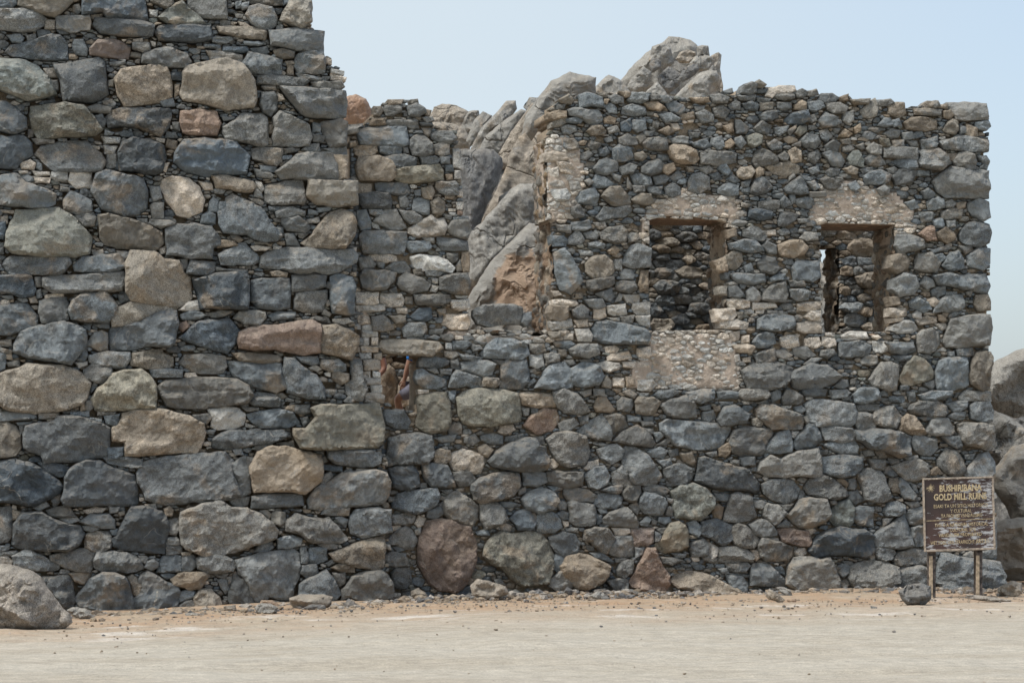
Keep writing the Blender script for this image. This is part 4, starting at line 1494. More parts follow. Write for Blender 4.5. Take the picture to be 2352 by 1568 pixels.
t 33 6 36 4 42 8 40 10 34 10
g 8 13 16 10 17 14 10 15
g 34 11 44 11 42 14 34 14
w 41 17 45 11 52 9 65 9 66 12 60 14 50 15 46 18
g 48 15 64 14 64 18 56 20 48 18
g 64 14 70 11 74 13 72 18 66 18
g 74 13 82 11 84 15 78 17 74 16
g 82 20 86 15 94 15 100 18 96 21 88 22
t 98 18 107 15 107 20 100 21
g 0 17 8 16 10 21 4 23
t 8 17 17 17 16 21 10 20
g 18 17 34 16 33 20 22 20
g 34 18 46 19 44 22 35 21
g 46 17 58 17 56 22 50 23
g 12 24 18 20 22 22 22 27 14 26
g 23 23 30 21 36 24 35 28 26 27
t 36 22 47 22 47 27 37 28
g 50 22 62 22 62 26 54 28 51 26
t 64 24 70 20 73 22 73 27 68 28 64 27
g 74 22 86 20 88 25 80 29 75 27
g 88 22 100 22 106 26 104 30 94 30 90 27
t 107 20 124 19 122 23 110 23
t 117 28 122 22 128 18 130 26 128 32 122 34 117 32
g 128 20 140 19 143 22 138 24 130 24
t 138 24 144 22 150 22 152 30 146 34 138 30
g 0 26 8 24 14 28 10 34 2 32
g 36 32 42 28 50 28 52 33 46 36 38 36
b 56 36 62 30 74 28 75 36 70 38 60 38
g 76 32 80 30 82 36 78 38 75 36
g 83 36 88 30 94 32 100 38 96 40 86 41
g 103 30 110 28 110 36 106 39 102 36
g 129 40 134 34 138 34 141 40 136 41
g 140 36 146 34 148 40 142 41
t 150 38 156 34 166 34 176 36 176 42 166 44 152 42
t 8 40 16 38 17 44 12 46
b 18 35 22 36 28 42 26 46 19 46
g 32 42 38 36 46 40 44 46 36 46
g 48 42 60 40 58 44 52 48 49 46
g 58 44 66 39 66 42 60 48
o 64 46 68 40 74 40 74 44 68 48
g 84 44 90 42 94 48 90 52 86 50
t 98 48 104 42 110 46 106 49
t 110 42 116 38 116 44 112 46
g 94 42 100 42 98 46 95 46
g 134 46 140 42 148 44 146 48 140 50
g 148 46 156 44 158 50 150 51
g -2 50 4 47 8 50 8 58 2 59 -2 56
g 17 50 22 48 26 54 22 58 18 54
o 26 48 34 46 39 48 38 54 32 57 28 54
t 10 53 14 50 17 54 13 58 9 57
g 42 54 48 51 55 54 54 58 46 59
g 62 55 69 52 69 56 62 56
g 68 52 74 46 82 48 84 54 80 58 72 56
g 88 56 94 51 100 54 98 60 90 60
g 100 51 108 50 108 54 102 54
g 102 57 108 54 112 58 108 60 102 60
g 112 56 118 53 119 58 116 59
g 120 58 126 53 132 56 132 62 124 62
o 130 50 138 50 140 56 134 57
g 140 52 150 51 150 56 142 57
g 134 58 146 56 160 58 160 66 150 65 134 64
w 12 63 20 58 24 57 28 60 22 63 14 66
g -5 62 4 60 12 62 12 66 6 70 -4 70
g 33 62 38 57 44 60 50 65 51 68 44 71 34 72 32 68
g 50 64 56 60 60 64 58 68 53 67
t 59 60 64 57 69 60 69 68 62 69
g 75 62 82 59 85 64 80 70 75 67
g 86 62 92 60 100 62 104 68 102 72 94 71 90 66
o 106 66 110 60 114 59 118 68 118 72 108 70
g 119 66 124 62 132 64 136 70 128 72 122 70
g 140 68 148 65 160 66 160 74 150 74
g 4 71 10 70 14 76 12 79 4 74
t 19 76 22 73 30 72 33 76 30 80 24 82 20 80
t 33 76 36 72 40 74 40 78 34 81
t 41 72 48 70 60 68 68 72 68 76 58 80 48 77
g 74 74 82 71 84 76 78 78
g 88 76 92 73 100 74 99 79 92 80
g 115 74 126 72 126 76 118 77
t 101 74 108 72 114 74 113 78 106 77
g 118 80 124 76 132 75 140 79 138 84 130 86 120 84
g 140 80 146 75 156 74 160 76 156 84 144 86
g 136 74 142 72 145 74 142 78 138 77
g -5 78 4 76 8 80 4 83 -5 83
g 10 82 16 78 22 83 18 85
g 30 88 34 82 38 80 44 84 47 88 42 92 34 94 30 92
g 40 76 46 76 47 79 42 79
g 60 80 64 77 66 80 60 83
g 68 78 76 80 82 80 76 84 70 82
g 56 90 62 84 68 80 72 86 74 93 68 94 58 92
g 84 82 88 80 96 83 100 86 96 90 90 90
g 73 84 80 83 84 88 80 91
g 96 80 102 80 102 84 98 84
g 106 86 112 83 115 88 112 92 108 90
g 4 90 8 86 14 85 20 87 20 94 12 95 4 92
g 22 84 30 83 28 88 23 88
g 22 90 30 88 29 92 23 92
g 128 90 134 86 138 90 138 94 132 95
g 74 92 88 92 89 95 76 96
g 64 98 72 96 78 96 80 102 76 105 66 102
g 53 98 56 94 60 98 62 102 56 104 53 102
g 60 94 64 94 66 100 62 102
g 46 94 56 92 55 97 48 96
g 36 100 44 98 52 99 52 104 44 106 36 104
g 22 100 30 102 28 104 22 103
b 28 106 36 105 47 108 46 112 36 114 28 111
b 51 115 54 108 62 108 68 110 64 114 58 118 52 118
g 68 106 74 108 76 112 70 110
g 66 113 76 113 74 116 68 116
t 10 122 18 120 19 126 12 128
g 24 122 30 119 36 120 42 127 40 130 30 129 24 126
w 40 122 50 121 50 125 42 126
g 68 128 72 123 82 124 83 129 74 130
g 12 133 24 130 34 130 40 138 30 139 14 136
g 38 134 42 130 50 134 50 140 44 140
t 51 134 60 130 70 130 75 135 72 140 64 143 54 141 51 138
t 11 142 16 138 22 140 24 146 18 153 12 152
g 35 148 42 143 48 144 52 152 48 156 38 154
g 62 152 66 146 84 146 84 158 78 162 64 160
g 24 150 30 147 32 153 26 155
g 150 100 158 98 162 104 156 106
g 142 56 142 56 143 57
@ 3280 380 800
g 81 8 84 5 92 5 94 8 90 11 82 10
t 92 8 100 7 100 11 92 10
t 96 13 102 12 105 16 102 19 97 18
g 100 6 116 6 131 7 131 19 118 20 106 19 104 13 101 10
g 73 11 82 11 96 12 94 16 84 16 74 15
g 78 17 89 17 88 22 78 20
g 65 22 68 19 76 19 77 24 74 28 66 28
g 56 18 64 20 64 25 58 24
t 96 28 100 22 104 19 108 20 108 28 106 31 100 30
g 82 27 90 25 95 28 92 32 85 33
g 109 20 119 20 119 23 112 24
g 110 24 114 25 115 30 109 31
g 121 22 131 20 133 25 130 28 122 26
t 114 23 124 26 124 32 118 34 114 31
g 92 37 102 35 108 32 118 33 132 36 132 44 118 44 106 43 96 42
g 71 30 80 28 82 32 76 34 72 33
g 56 36 64 35 67 38 64 40 57 39
g 67 36 76 36 78 40 72 41
g 78 36 91 33 92 38 90 42 80 42
g 77 44 82 43 92 42 97 48 100 54 94 59 84 57 78 56 76 52 79 48
g 104 52 108 46 114 45 120 48 122 52 120 58 112 57 106 56
t 98 46 107 46 106 51 102 52
g 122 48 130 48 133 52 131 58 124 58 128 54
g 88 68 94 62 102 57 116 59 132 60 132 70 132 81 120 81 108 80 98 80 92 76
g 74 59 86 60 86 63 76 63
g 79 76 84 73 90 78 88 82 82 81
g 83 84 92 80 96 82 97 88 90 90 85 90
g 97 84 103 82 106 86 103 89 98 89
t 106 85 115 84 114 88 108 90
g 116 85 124 82 131 84 132 96 127 99 120 94 117 90
b 65 86 70 84 80 87 80 91 72 91
g 77 92 88 92 90 94 86 99 80 100
g 95 92 103 89 112 90 110 96 100 98 95 97
g 87 98 96 96 98 104 90 104
g 98 99 106 98 106 103 100 104
r 77 109 86 102 89 103 91 114 84 114
t 91 108 98 104 105 108 106 113 100 116 92 112
g 109 110 114 102 120 99 132 102 133 108 132 116 124 119 114 117 110 114
g 108 118 118 118 120 122 114 125
g 115 127 124 120 133 121 133 132 128 137 116 133
g 76 125 86 124 94 132 92 138 84 139 74 136
g 96 134 102 124 108 122 112 130 112 136 104 138
g 86 122 100 118 104 120 88 124
g 87 125 96 124 100 128 95 131
g 60 110 70 110 80 114 80 120 72 122 62 124 58 118
t 55 126 66 124 70 130 68 136 60 140 52 136
g 57 145 64 140 74 142 77 150 74 156 62 158 56 152
g 78 148 82 142 88 144 90 150 84 152
g 87 142 98 140 112 142 132 140 134 150 131 156 118 153 104 150 92 148
g 70 135 70 135 71 136
g 120 138 132 138 130 141 120 141
g 126 100 130 99 131 101 127 101
@ 3280 800 800
g 87 71 92 68 98 67 98 74 92 76 88 75
g 98 72 107 72 107 74 98 75
t 122 75 131 74 133 80 133 86 124 87 121 82
g 70 80 76 76 84 80 88 86 82 88 72 84
w 84 78 90 76 94 80 90 84 85 82
g 90 84 98 76 104 74 112 74 112 84 106 88 96 87 88 88
g 100 91 104 88 110 88 108 90 101 94
w 72 90 76 87 80 89 80 93 73 92
w 82 88 91 88 90 90 82 90
t 92 90 98 90 99 94 96 96 93 94
w 74 94 84 91 92 92 92 96 78 98
w 54 85 68 85 69 90 60 92 54 91
w 55 93 66 92 66 95 56 96
w 59 98 66 95 74 96 76 101 72 104 60 104 55 102
g 76 106 80 102 88 100 93 104 94 112 90 118 84 120 78 119 76 112
w 90 97 98 96 100 100 96 102
g 97 112 99 102 102 94 110 92 120 90 132 90 133 100 132 114 120 114 108 116 98 115
g 13 111 22 110 38 111 40 116 36 122 24 122 14 117
w 2 107 12 108 13 114 6 116 2 114
w 41 111 53 111 54 118 48 120 42 118
g 55 118 60 112 68 111 74 111 75 120 66 121 58 120
g 0 118 10 117 12 120 6 124 0 122
w 4 104 12 104 12 107 4 106
w 16 106 24 103 36 104 38 108 28 109 18 109
g 107 119 118 118 120 122 110 123
g 100 119 105 118 105 123 101 123
g 78 121 88 122 86 124 80 124
g 57 125 72 122 74 124 66 128 58 128
t 64 75 70 75 68 80 65 80
t 54 76 62 75 63 82 56 83
g 114 72 119 71 118 76 115 74
@ 2580 850 800
w 64 68 72 67 82 70 82 74 74 75 66 74
w 84 71 92 71 102 71 104 74 94 75 84 76
w 54 76 70 75 72 80 68 84 56 85
w 58 86 72 84 81 87 80 91 66 91 59 90
w 78 76 86 76 86 79 78 79
w 87 76 94 76 93 79 87 79
w 96 77 104 77 104 79 96 79
t 72 78 77 78 76 83 73 84
g 88 84 94 81 104 80 116 82 118 88 112 91 104 93 96 92 88 91
w 119 72 126 70 138 70 138 75 130 77 120 76
w 124 82 130 77 138 77 138 85 130 84
w 118 87 130 85 138 86 139 94 126 94 119 92
w 66 94 74 93 74 100 68 101
w 76 97 82 96 82 102 76 102
g 84 102 88 96 94 94 100 95 102 102 96 106 86 105
w 106 98 112 96 120 97 121 104 112 106 107 104
w 125 99 136 98 138 104 134 106 126 105
w 138 98 148 98 150 102 142 106
w 67 104 80 103 87 105 84 110 72 109
g 85 112 92 109 101 107 102 116 96 118 88 117
w 101 108 110 108 116 112 112 115 103 113
w 67 112 74 111 75 116 69 118
w 77 114 83 113 83 117 77 117
g 116 106 126 105 134 112 126 114 118 112
g 137 107 148 108 148 112 140 113
g 112 119 120 116 126 118 122 124 114 124
g 103 118 110 117 110 120 104 121
g 124 119 130 114 140 114 132 118
g 150 102 158 100 168 104 168 112 156 112 151 108
w 64 13 71 13 71 19 65 18
t 108 50 108 50 108 51
g 88 62 91 68 88 70 80 69 79 62 84 58
g 92 68 93 62 100 56 110 54 112 64 110 70 100 70
g 113 61 124 60 130 62 128 68 120 69 114 66
g 112 54 124 53 126 58 114 58
g 97 52 104 48 110 48 108 53 98 54
g 116 49 119 40 130 39 138 40 138 52 126 53 116 52
w 65 55 70 54 73 56 66 57
g 65 58 72 57 77 65 74 67 66 66
t 54 38 64 34 65 46 58 47
t 57 58 64 58 64 65 58 64
g 74 56 80 57 78 60 75 60
g 62 47 66 47 66 53 63 52
g 66 48 72 48 84 49 94 48 94 54 84 56 72 55
@ 2080 850 261.3
g 100 52 105 51 106 58 102 61 99 58
g 70 72 78 70 90 68 98 67 98 74 92 78 80 80 74 82 70 78
g 104 62 110 59 117 60 120 66 118 70 106 69
g 100 74 106 72 120 72 122 80 114 84 104 82 100 80
g 78 85 88 82 96 80 98 88 95 94 90 92
g 66 88 70 86 80 88 86 92 90 98 84 100 72 94 68 92
w 110 90 116 86 130 85 136 86 136 92 126 92 114 95 108 93
g 100 92 104 84 108 86 106 92 98 94
w 33 98 33 98 34 99
w 33 92 44 91 60 92 62 96 56 98 44 97 34 97
w 32 82 40 82 44 86 36 88
g 34 76 42 76 45 80 40 83 34 80
g 45 82 57 81 56 85 47 86
t 58 84 66 84 66 90 58 90
t 127 60 134 60 134 82 126 82 124 76
w 116 60 117 60 117 61
g 24 33 26 33 26 34
w 71 96 71 96 72 97
w 112 55 130 56 132 58 114 58
"""
TINT = {'b': (0.135, 0.152, 0.163), 'g': (0.212, 0.222, 0.220), 'o': (0.245, 0.246, 0.214), 't': (0.295, 0.255, 0.205),
        'r': (0.27, 0.212, 0.178), 'w': (0.54, 0.50, 0.44)}
STONES = []
for ln in DATA.strip().splitlines():
    p = ln.split()
    if not p: continue
    if p[0] == '@':
        tx, ty, s_ = float(p[1]), float(p[2]), float(p[3]); s_ = 1.96 if s_ == 800 else s_/100.0
        continue
    q = np.array(list(map(float, p[1:]))).reshape(-1, 2)*10/s_
    q = (q + (tx, ty))/1.7415
    STONES.append((p[0], q))
def tint(c, r, dark=1.0):
    k = r.uniform(0.76, 1.36)*dark; w = r.uniform(-0.08, 0.08)
    a = TINT[c]
    return (a[0]*k*(1+w), a[1]*k, a[2]*k*(1-w), r.random())

# ------------------------------------------------------------------ walls
def build_wall(root, fr, outline, holes, stones, zones, rgen, cell=0.0115, thick=0.8, core_col=(0.42, 0.335, 0.245), zone_col=(0.55, 0.455, 0.37),
               limit=300, filler_col=None, prot=(0.05, 0.10), dark=1.0, rmin=0.033, rmax=0.13, step_big=0.034, mortar_zone_out=0.0, core_back=0.07, drop=0.09):
    OUT = fr.poly(outline); HOL = [fr.poly(h) for h in holes]; ZON = [fr.poly(z) for z in zones]
    lo, hi = OUT.min(0), OUT.max(0)
    nx, ny = int((hi[0]-lo[0])/cell)+1, int((hi[1]-lo[1])/cell)+1
    gx = lo[0] + (np.arange(nx)+.5)*cell; gy = lo[1] + (np.arange(ny)+.5)*cell
    GX, GY = np.meshgrid(gx, gy)
    mask = inside(OUT, GX, GY)
    for h in HOL: mask &= ~inside(h, GX, GY)
    zone = np.zeros(mask.shape, bool)
    for z in ZON: zone |= inside(z, GX, GY)
    occ = ~mask
    lab = np.zeros(mask.shape, bool)
    placed = []
    for cc_, q in stones:
        P = fr.poly(q)
        if area(P) < 0: P = P[::-1]
        if area(P) < 0.0012: continue
        nr = np.roll(P, -1, 0) - np.roll(P, 1, 0); nr = np.c_[nr[:, 1], -nr[:, 0]]; nr /= np.maximum(np.hypot(*nr.T), 1e-9)[:, None]
        P = P + nr*min(0.017, 0.08*math.sqrt(area(P)))
        l2, h2 = P.min(0), P.max(0)
        i0, i1 = max(0, int((l2[0]-lo[0])/cell)-1), min(nx, int((h2[0]-lo[0])/cell)+2)
        j0, j1 = max(0, int((l2[1]-lo[1])/cell)-1), min(ny, int((h2[1]-lo[1])/cell)+2)
        if i1 <= i0 or j1 <= j0: continue
        ins = inside(P, GX[j0:j1, i0:i1], GY[j0:j1, i0:i1])
        tot = ins.sum()
        if tot == 0: continue
        if (ins & lab[j0:j1, i0:i1]).sum() > 0.30*tot: continue
        lab[j0:j1, i0:i1] |= ins
        placed.append((cc_, P, area(P)))
    occ |= lab
    free = ~occ
    # distance (in cells) to anything occupied, counted by erosion
    dist = np.zeros(mask.shape, np.int16); cur = free.copy()
    for k in range(16):
        dist += cur
        n = cur.copy(); n[1:] &= cur[:-1]; n[:-1] &= cur[1:]; n[:, 1:] &= cur[:, :-1]; n[:, :-1] &= cur[:, 1:]
        cur = n
    # seeds: flattish spacing that grows with the width of the gap
    cand = np.argwhere(free); rgen.shuffle(cand)
    seeds = []; grid = {}; G = 0.06
    for j, i in cand:
        x, y = gx[i], gy[j]
        r_ = min(rmax*rgen.uniform(0.35, 1.1), max(rmin, dist[j, i]*cell*1.05))*rgen.uniform(0.8, 1.35)
        if zone[j, i]: r_ = rgen.uniform(0.035, 0.085)
        ok = True; ci, cj = int(x/G), int(y/G); m = int(rmax*1.7/G)+2
        for a in range(-m, m+1):
            for b in range(-m, m+1):
                for (sx_, sy_, sr) in grid.get((ci+a, cj+b), ()):
                    if ((x-sx_)/1.5)**2 + ((y-sy_)/0.78)**2 < ((r_+sr)*0.62)**2: ok = False; break
                if not ok: break
            if not ok: break
        if ok: grid.setdefault((ci, cj), []).append((x, y, r_)); seeds.append((x, y, r_))
    seeds = np.array(seeds)
    # nearest seed for each free cell, block by block
    owner = {}
    B = 48
    for bj in range(0, ny, B):
        for bi in range(0, nx, B):
            fb = np.argwhere(free[bj:bj+B, bi:bi+B])
            if not len(fb): continue
            px = gx[fb[:, 1]+bi]; py = gy[fb[:, 0]+bj]
            sel = np.where((seeds[:, 0] > px.min()-.35) & (seeds[:, 0] < px.max()+.35) & (seeds[:, 1] > py.min()-.3) & (seeds[:, 1] < py.max()+.3))[0]
            if not len(sel): continue
            s = seeds[sel]
            D = ((px[:, None]-s[None, :, 0])/1.5)**2 + ((py[:, None]-s[None, :, 1])/0.78)**2
            D = np.sqrt(D) - s[None, :, 2]*0.6
            k = D.argmin(1); dm = D[np.arange(len(k)), k]
            for a in range(len(k)):
                if dm[a] < 0.10: owner.setdefault(sel[k[a]], []).append((px[a], py[a]))
    for sidx, pl in owner.items():
        if len(pl) < 5: continue
        if rgen.random() < drop: continue
        pl = np.array(pl); sx_, sy_, sr = seeds[sidx]
        try: H = hull(pl)
        except Exception: continue
        if len(H) < 3: continue
        c = H.mean(0); H = c + (H - c)*rgen.uniform(0.98, 1.10)
        # thin out collinear hull points
        keep = [H[0]]
        for p in H[1:]:
            if np.hypot(*(p-keep[-1])) > 0.018: keep.append(p)
        H = np.array(keep)
        if len(H) < 3: continue
        A = abs(area(H))
        if A < 0.0009: continue
        jj = min(ny-1, max(0, int((c[1]-lo[1])/cell))); ii = min(nx-1, max(0, int((c[0]-lo[0])/cell)))
        z_ = zone[jj, ii]
        if z_: ch = 'w'
        elif filler_col: ch = rgen.choice(list(filler_col[0]), p=filler_col[1])
        else: ch = rgen.choice(list('bgtwo'), p=[.16, .52, .17, .08, .07])
        placed.append((('z' if z_ else 'f')+ch, H, A))
    print('WALL', root.name, len(placed), 'seeds', len(seeds), flush=True)
    placed.sort(key=lambda s: -s[2])
    stuffV, stuffF, stuffT, nv = [], [], [], 0
    for k, (ch, P, A) in enumerate(placed):
        fill = len(ch) == 2; inz = ch[0] == 'z'
        col = ch[-1]; size = math.sqrt(A)
        c = P.mean(0)
        if not fill:                       # joint between neighbours
            P = c + (P - c)*(1 - min(0.03, 0.003/size)); 
        if fill:
            step = max(0.018, min(0.03, size*0.32)); h = size*rgen.uniform(0.20, 0.42); base = rgen.uniform(-0.005, 0.035)
            if inz: h = 0.016 + size*rgen.uniform(0.06, 0.14); base = rgen.uniform(0.004, 0.018)
        else:
            step = min(step_big, max(0.017, size*0.11)); h = min(0.21, size*rgen.uniform(0.20, 0.36)); base = rgen.uniform(-0.03, 0.015)
            if col == 'w': base = rgen.uniform(-0.005, 0.02); h *= 0.8
        fl = rgen.choice([0.0, 0.15, 0.35, 0.6]) if not fill else 0.1
        r_ = make_stone(P - c, h, step, rgen, back=0.22 if not fill else 0.12, rough=1.0 if col != 'w' else 1.3, flatness=fl, edge=0.015 if not fill else 0.010)
        if r_ is None: continue
        v, f = r_
        # y follows the wall's lean; base pushes the stone in (+) or out (-)
        tilt = rgen.normal(0, 0.085, 2)
        v = v.copy(); v[:, 1] += base + v[:, 0]*tilt[0] + v[:, 2]*tilt[1] + fr.b*v[:, 2]
        T = tint(col, rgen, dark)
        pos = np.array([c[0], fr.b*c[1], c[1]])
        if k < limit:
            mesh_obj('stone', v, f, M_ROCK, T, root, loc=pos, flat=True)
        else:
            stuffV.append(v + pos); stuffF += [tuple(i+nv for i in t_) for t_ in f]; nv += len(v)
            stuffT.append(np.tile(np.array(T), (len(v), 1)))
    if stuffV:
        o = mesh_obj('small_stones', np.vstack(stuffV), stuffF, M_ROCK, np.vstack(stuffT), root, flat=True); o['kind'] = 'stuff'
    # core of mortar, dirt and packed rubble behind the face stones
    g = 0.045; e = 0.035
    ux = np.arange(lo[0], hi[0]+g, g); vy = np.arange(lo[1], hi[1]+g, g)
    MX, MY = np.meshgrid(ux[:-1]+g/2, vy[:-1]+g/2)
    def msk(dx, dy):
        m_ = inside(OUT, MX+dx, MY+dy)
        for h in HOL: m_ &= ~inside(h, MX+dx, MY+dy)
        return m_
    cm = msk(0, 0) & msk(e, 0) & msk(-e, 0) & msk(0, e+.03) & msk(0, -e)
    VX, VY = np.meshgrid(ux, vy); idx = np.arange(VX.size).reshape(VX.shape); n0 = VX.size
    zz = np.zeros(VX.shape, bool)
    for z in ZON: zz |= inside(z, VX, VY)
    nzv = fbm(np.c_[VX.ravel()*6, VY.ravel()*6, np.zeros(VX.size)], 3)
    yf = np.where(zz.ravel(), 0.006, core_back) + nzv*0.018 + fr.b*VY.ravel()
    vf = np.c_[VX.ravel(), yf, VY.ravel()]; vb = np.c_[VX.ravel(), thick + fr.b*VY.ravel() + nzv*0.03, VY.ravel()]
    faces = []
    for j, i in np.argwhere(cm):
        a, b, c_, d = idx[j, i], idx[j, i+1], idx[j+1, i+1], idx[j+1, i]
        faces.append((a, b, c_, d)); faces.append((a+n0, d+n0, c_+n0, b+n0))
        if j == 0 or not cm[j-1, i]: faces.append((a, a+n0, b+n0, b))
        if j == cm.shape[0]-1 or not cm[j+1, i]: faces.append((d, c_, c_+n0, d+n0))
        if i == 0 or not cm[j, i-1]: faces.append((a, d, d+n0, a+n0))
        if i == cm.shape[1]-1 or not cm[j, i+1]: faces.append((b, b+n0, c_+n0, c_))
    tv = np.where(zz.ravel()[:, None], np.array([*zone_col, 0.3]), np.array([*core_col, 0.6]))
    used = sorted({i for f_ in faces for i in f_}); rm = {o_: n_ for n_, o_ in enumerate(used)}
    allv = np.vstack([vf, vb])[used]; allt = np.vstack([tv, tv])[used]
    mesh_obj('mortar_core', allv, [tuple(rm[i] for i in f_) for f_ in faces], M_RUB, allt, root, sharp=0)
    return placed

def rubble_panel(name, root, o, ea, eb, la, lb, nrm, col, rgen, out_=0.07, cs=0.12, g=0.022, mat=None, mixw=0.35, core=False):
    """a rough rubble face: cells of stone pressed into mortar, as real relief. o + a*ea + b*eb, relief along nrm (wall local)"""
    na, nb = max(2, int(la/g)), max(2, int(lb/g))
    A_, B_ = np.meshgrid(np.linspace(0, la, na+1), np.linspace(0, lb, nb+1))
    a, b = A_.ravel(), B_.ravel()
    sa = np.c_[rgen.random(int(la*lb/(cs*cs*0.8))+3)*(la+.2)-.1, rgen.random(int(la*lb/(cs*cs*0.8))+3)*(lb+.2)-.1]
    D = ((a[:, None]-sa[None, :, 0])/1.25)**2 + ((b[:, None]-sa[None, :, 1])/0.85)**2
    k = D.argmin(1); s_ = np.sort(D, axis=1); ed = np.sqrt(s_[:, 1]) - np.sqrt(s_[:, 0])
    hgt = rgen.uniform(0.3, 1.0, len(sa))[k]
    rel = out_*hgt*np.clip(ed/(cs*0.35), 0, 1)**0.6 + 0.03*fbm(np.c_[a*7, b*7, np.zeros(len(a))], 4)
    o, ea, eb, nrm = map(np.array, (o, ea, eb, nrm))
    v = o + a[:, None]*ea + b[:, None]*eb + rel[:, None]*nrm
    idx = np.arange(len(a)).reshape(A_.shape); f = []
    flip = np.dot(np.cross(ea, eb), nrm) < 0
    for j in range(nb):
        for i in range(na):
            q = (idx[j, i], idx[j, i+1], idx[j+1, i+1], idx[j+1, i]); f.append(q[::-1] if flip else q)
    base = np.array(col); wv = np.array([0.42, 0.37, 0.30]); gv = np.array([0.20, 0.19, 0.17])
    pick = rgen.random(len(sa)); T = np.zeros((len(a), 4))
    cols = np.where((pick < mixw)[:, None], wv, np.where((pick < mixw+.35)[:, None], gv, base*1.1))*rgen.uniform(.75, 1.2, (len(sa), 1))
    me_ = np.clip(ed/(cs*0.25), 0, 1)[:, None]
    T[:, :3] = base*(1-me_) + cols[k]*me_; T[:, 3] = 0.4
    return mesh_obj(name, v, f, mat or M_RUB, T, root, sharp=0)

# ---- the tall wall on the left: nearer, leaning back a little
FL = Frame(29.72, 12.0, 0.010)
FR_ = Frame(30.0, 12.0, 0.0)
OUT_L = [(-60, -60), (717, -60), (717, 66), (745, 70), (745, 126), (762, 132), (768, 150), (795, 160), (797, 178), (795, 205), (798, 215), (796, 260), (797, 410), (819, 412),
         (821, 640), (822, 818), (830, 824), (832, 925), (884, 925), (884, 1040), (892, 1060), (897, 1430), (560, 1440), (150, 1450), (-60, 1470)]
OUT_R = [(806, 1400), (806, 320), (812, 292), (828, 290), (846, 280), (858, 247), (889, 230), (963, 227), (977, 250), (992, 253), (998, 288), (1051, 300), (1056, 335), (1059, 406),
         (1064, 447), (1065, 494), (1077, 497), (1078, 628), (1079, 757), (1270, 757), (1270, 505), (1257, 505), (1255, 316), (1262, 300), (1268, 285), (1254, 270), (1258, 252), (1279, 237), (1285, 219), (1306, 216),
         (1332, 213), (1352, 212), (1423, 212), (1490, 211), (1537, 219), (1581, 224), (1660, 213), (1698, 207), (1707, 193), (1736, 184), (1760, 199),
         (1824, 197), (1830, 207), (1880, 205), (1891, 216), (1950, 216), (1953, 228), (2012, 225), (2055, 231), (2080, 242), (2118, 242), (2130, 231), (2156, 233),
         (2176, 236), (2269, 239), (2267, 274), (2273, 286), (2272, 347), (2270, 453), (2270, 500), (2273, 540), (2275, 600), (2275, 670), (2273, 790), (2276, 893),
         (2276, 922), (2278, 972), (2282, 1029), (2282, 1095), (2287, 1138), (2292, 1217), (2295, 1285), (2299, 1390)]
WIN1 = [(1492, 500), (1668, 507), (1674, 757), (1492, 757)]
WIN2 = [(1886, 512), (2056, 516), (2054, 761), (1887, 761)]
GAP = [(876, 819), (966, 821), (960, 835), (957, 860), (959, 880), (962, 905), (955, 920), (950, 942), (915, 942), (895, 925), (877, 922)]
ZONES = [[(1475, 500), (1492, 470), (1540, 450), (1580, 425), (1600, 445), (1690, 450), (1705, 500), (1680, 540), (1668, 507), (1492, 500), (1492, 600), (1474, 600)],
         [(1490, 757), (1676, 757), (1690, 800), (1706, 893), (1640, 898), (1500, 895), (1440, 890), (1455, 830), (1490, 815)],
         [(1850, 512), (1880, 430), (1905, 400), (1950, 410), (2000, 430), (2060, 440), (2100, 480), (2110, 530), (2056, 560), (2056, 516), (1886, 512)],
         [(1256, 312), (1300, 308), (1335, 340), (1348, 420), (1320, 480), (1300, 515), (1256, 505)],
         [(1000, 764), (1080, 755), (1272, 757), (1340, 764), (1270, 786), (1080, 790)],
         [(826, 700), (850, 700), (852, 830), (826, 830)]]
SL, SR_ = [], []
for c_, q in STONES:
    m = q.mean(0)
    y = m[1]; xb = 717 if y < 66 else 746 if y < 130 else 797 if y < 410 else 819 if y < 820 else 840 if y < 925 else 884 if y < 1045 else 894
    if c_ == 'w' and 826 < m[0] < 860 and 700 < y < 930: SR_.append((c_, q)); continue
    (SL if m[0] < xb else SR_).append((c_, q))

wallL = empty('ruin_wall', (0, 29.72, 0), R(12)); tag(wallL, 'tall dry stone wall of large dark grey blocks, at the left, stepping up past the top of the photo', 'wall', 'walls of the ruined mill')
build_wall(wallL, FL, OUT_L, [], SL, [], np.random.default_rng(3), core_back=0.15)
wallR = empty('ruin_wall', (0, 30, 0), R(12)); tag(wallR, 'ruined stone front wall with two square window openings and a tall broken doorway gap', 'wall', 'walls of the ruined mill')
build_wall(wallR, FR_, OUT_R, [WIN1, WIN2, GAP], SR_, ZONES, np.random.default_rng(5), step_big=0.032, rmax=0.10)

# reveals, sills and timber lintels of the openings
def reveal(fr, root, x, y0, y1, depth, side, seed, col=(0.27, 0.19, 0.125)):
    u, v0 = fr.uv(x, y1); _, v1 = fr.uv(x, y0)
    rg = np.random.default_rng(seed)
    return rubble_panel('reveal', root, (u - side*0.045*-1 if False else u + 0.05*side, 0.02, v0), (0, 1, 0), (0, 0, 1), depth-0.02, v1-v0, (-side, 0, 0), col, rg, mixw=0.2)
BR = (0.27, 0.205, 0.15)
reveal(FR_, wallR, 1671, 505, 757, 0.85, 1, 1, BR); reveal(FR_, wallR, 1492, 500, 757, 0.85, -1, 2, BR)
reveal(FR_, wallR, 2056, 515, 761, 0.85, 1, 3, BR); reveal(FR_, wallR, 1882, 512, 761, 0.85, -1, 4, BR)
reveal(FR_, wallR, 1269, 505, 757, 1.1, 1, 5, (0.30, 0.215, 0.15)); reveal(FR_, wallR, 1255, 318, 505, 0.8, 1, 6, (0.27, 0.20, 0.13))
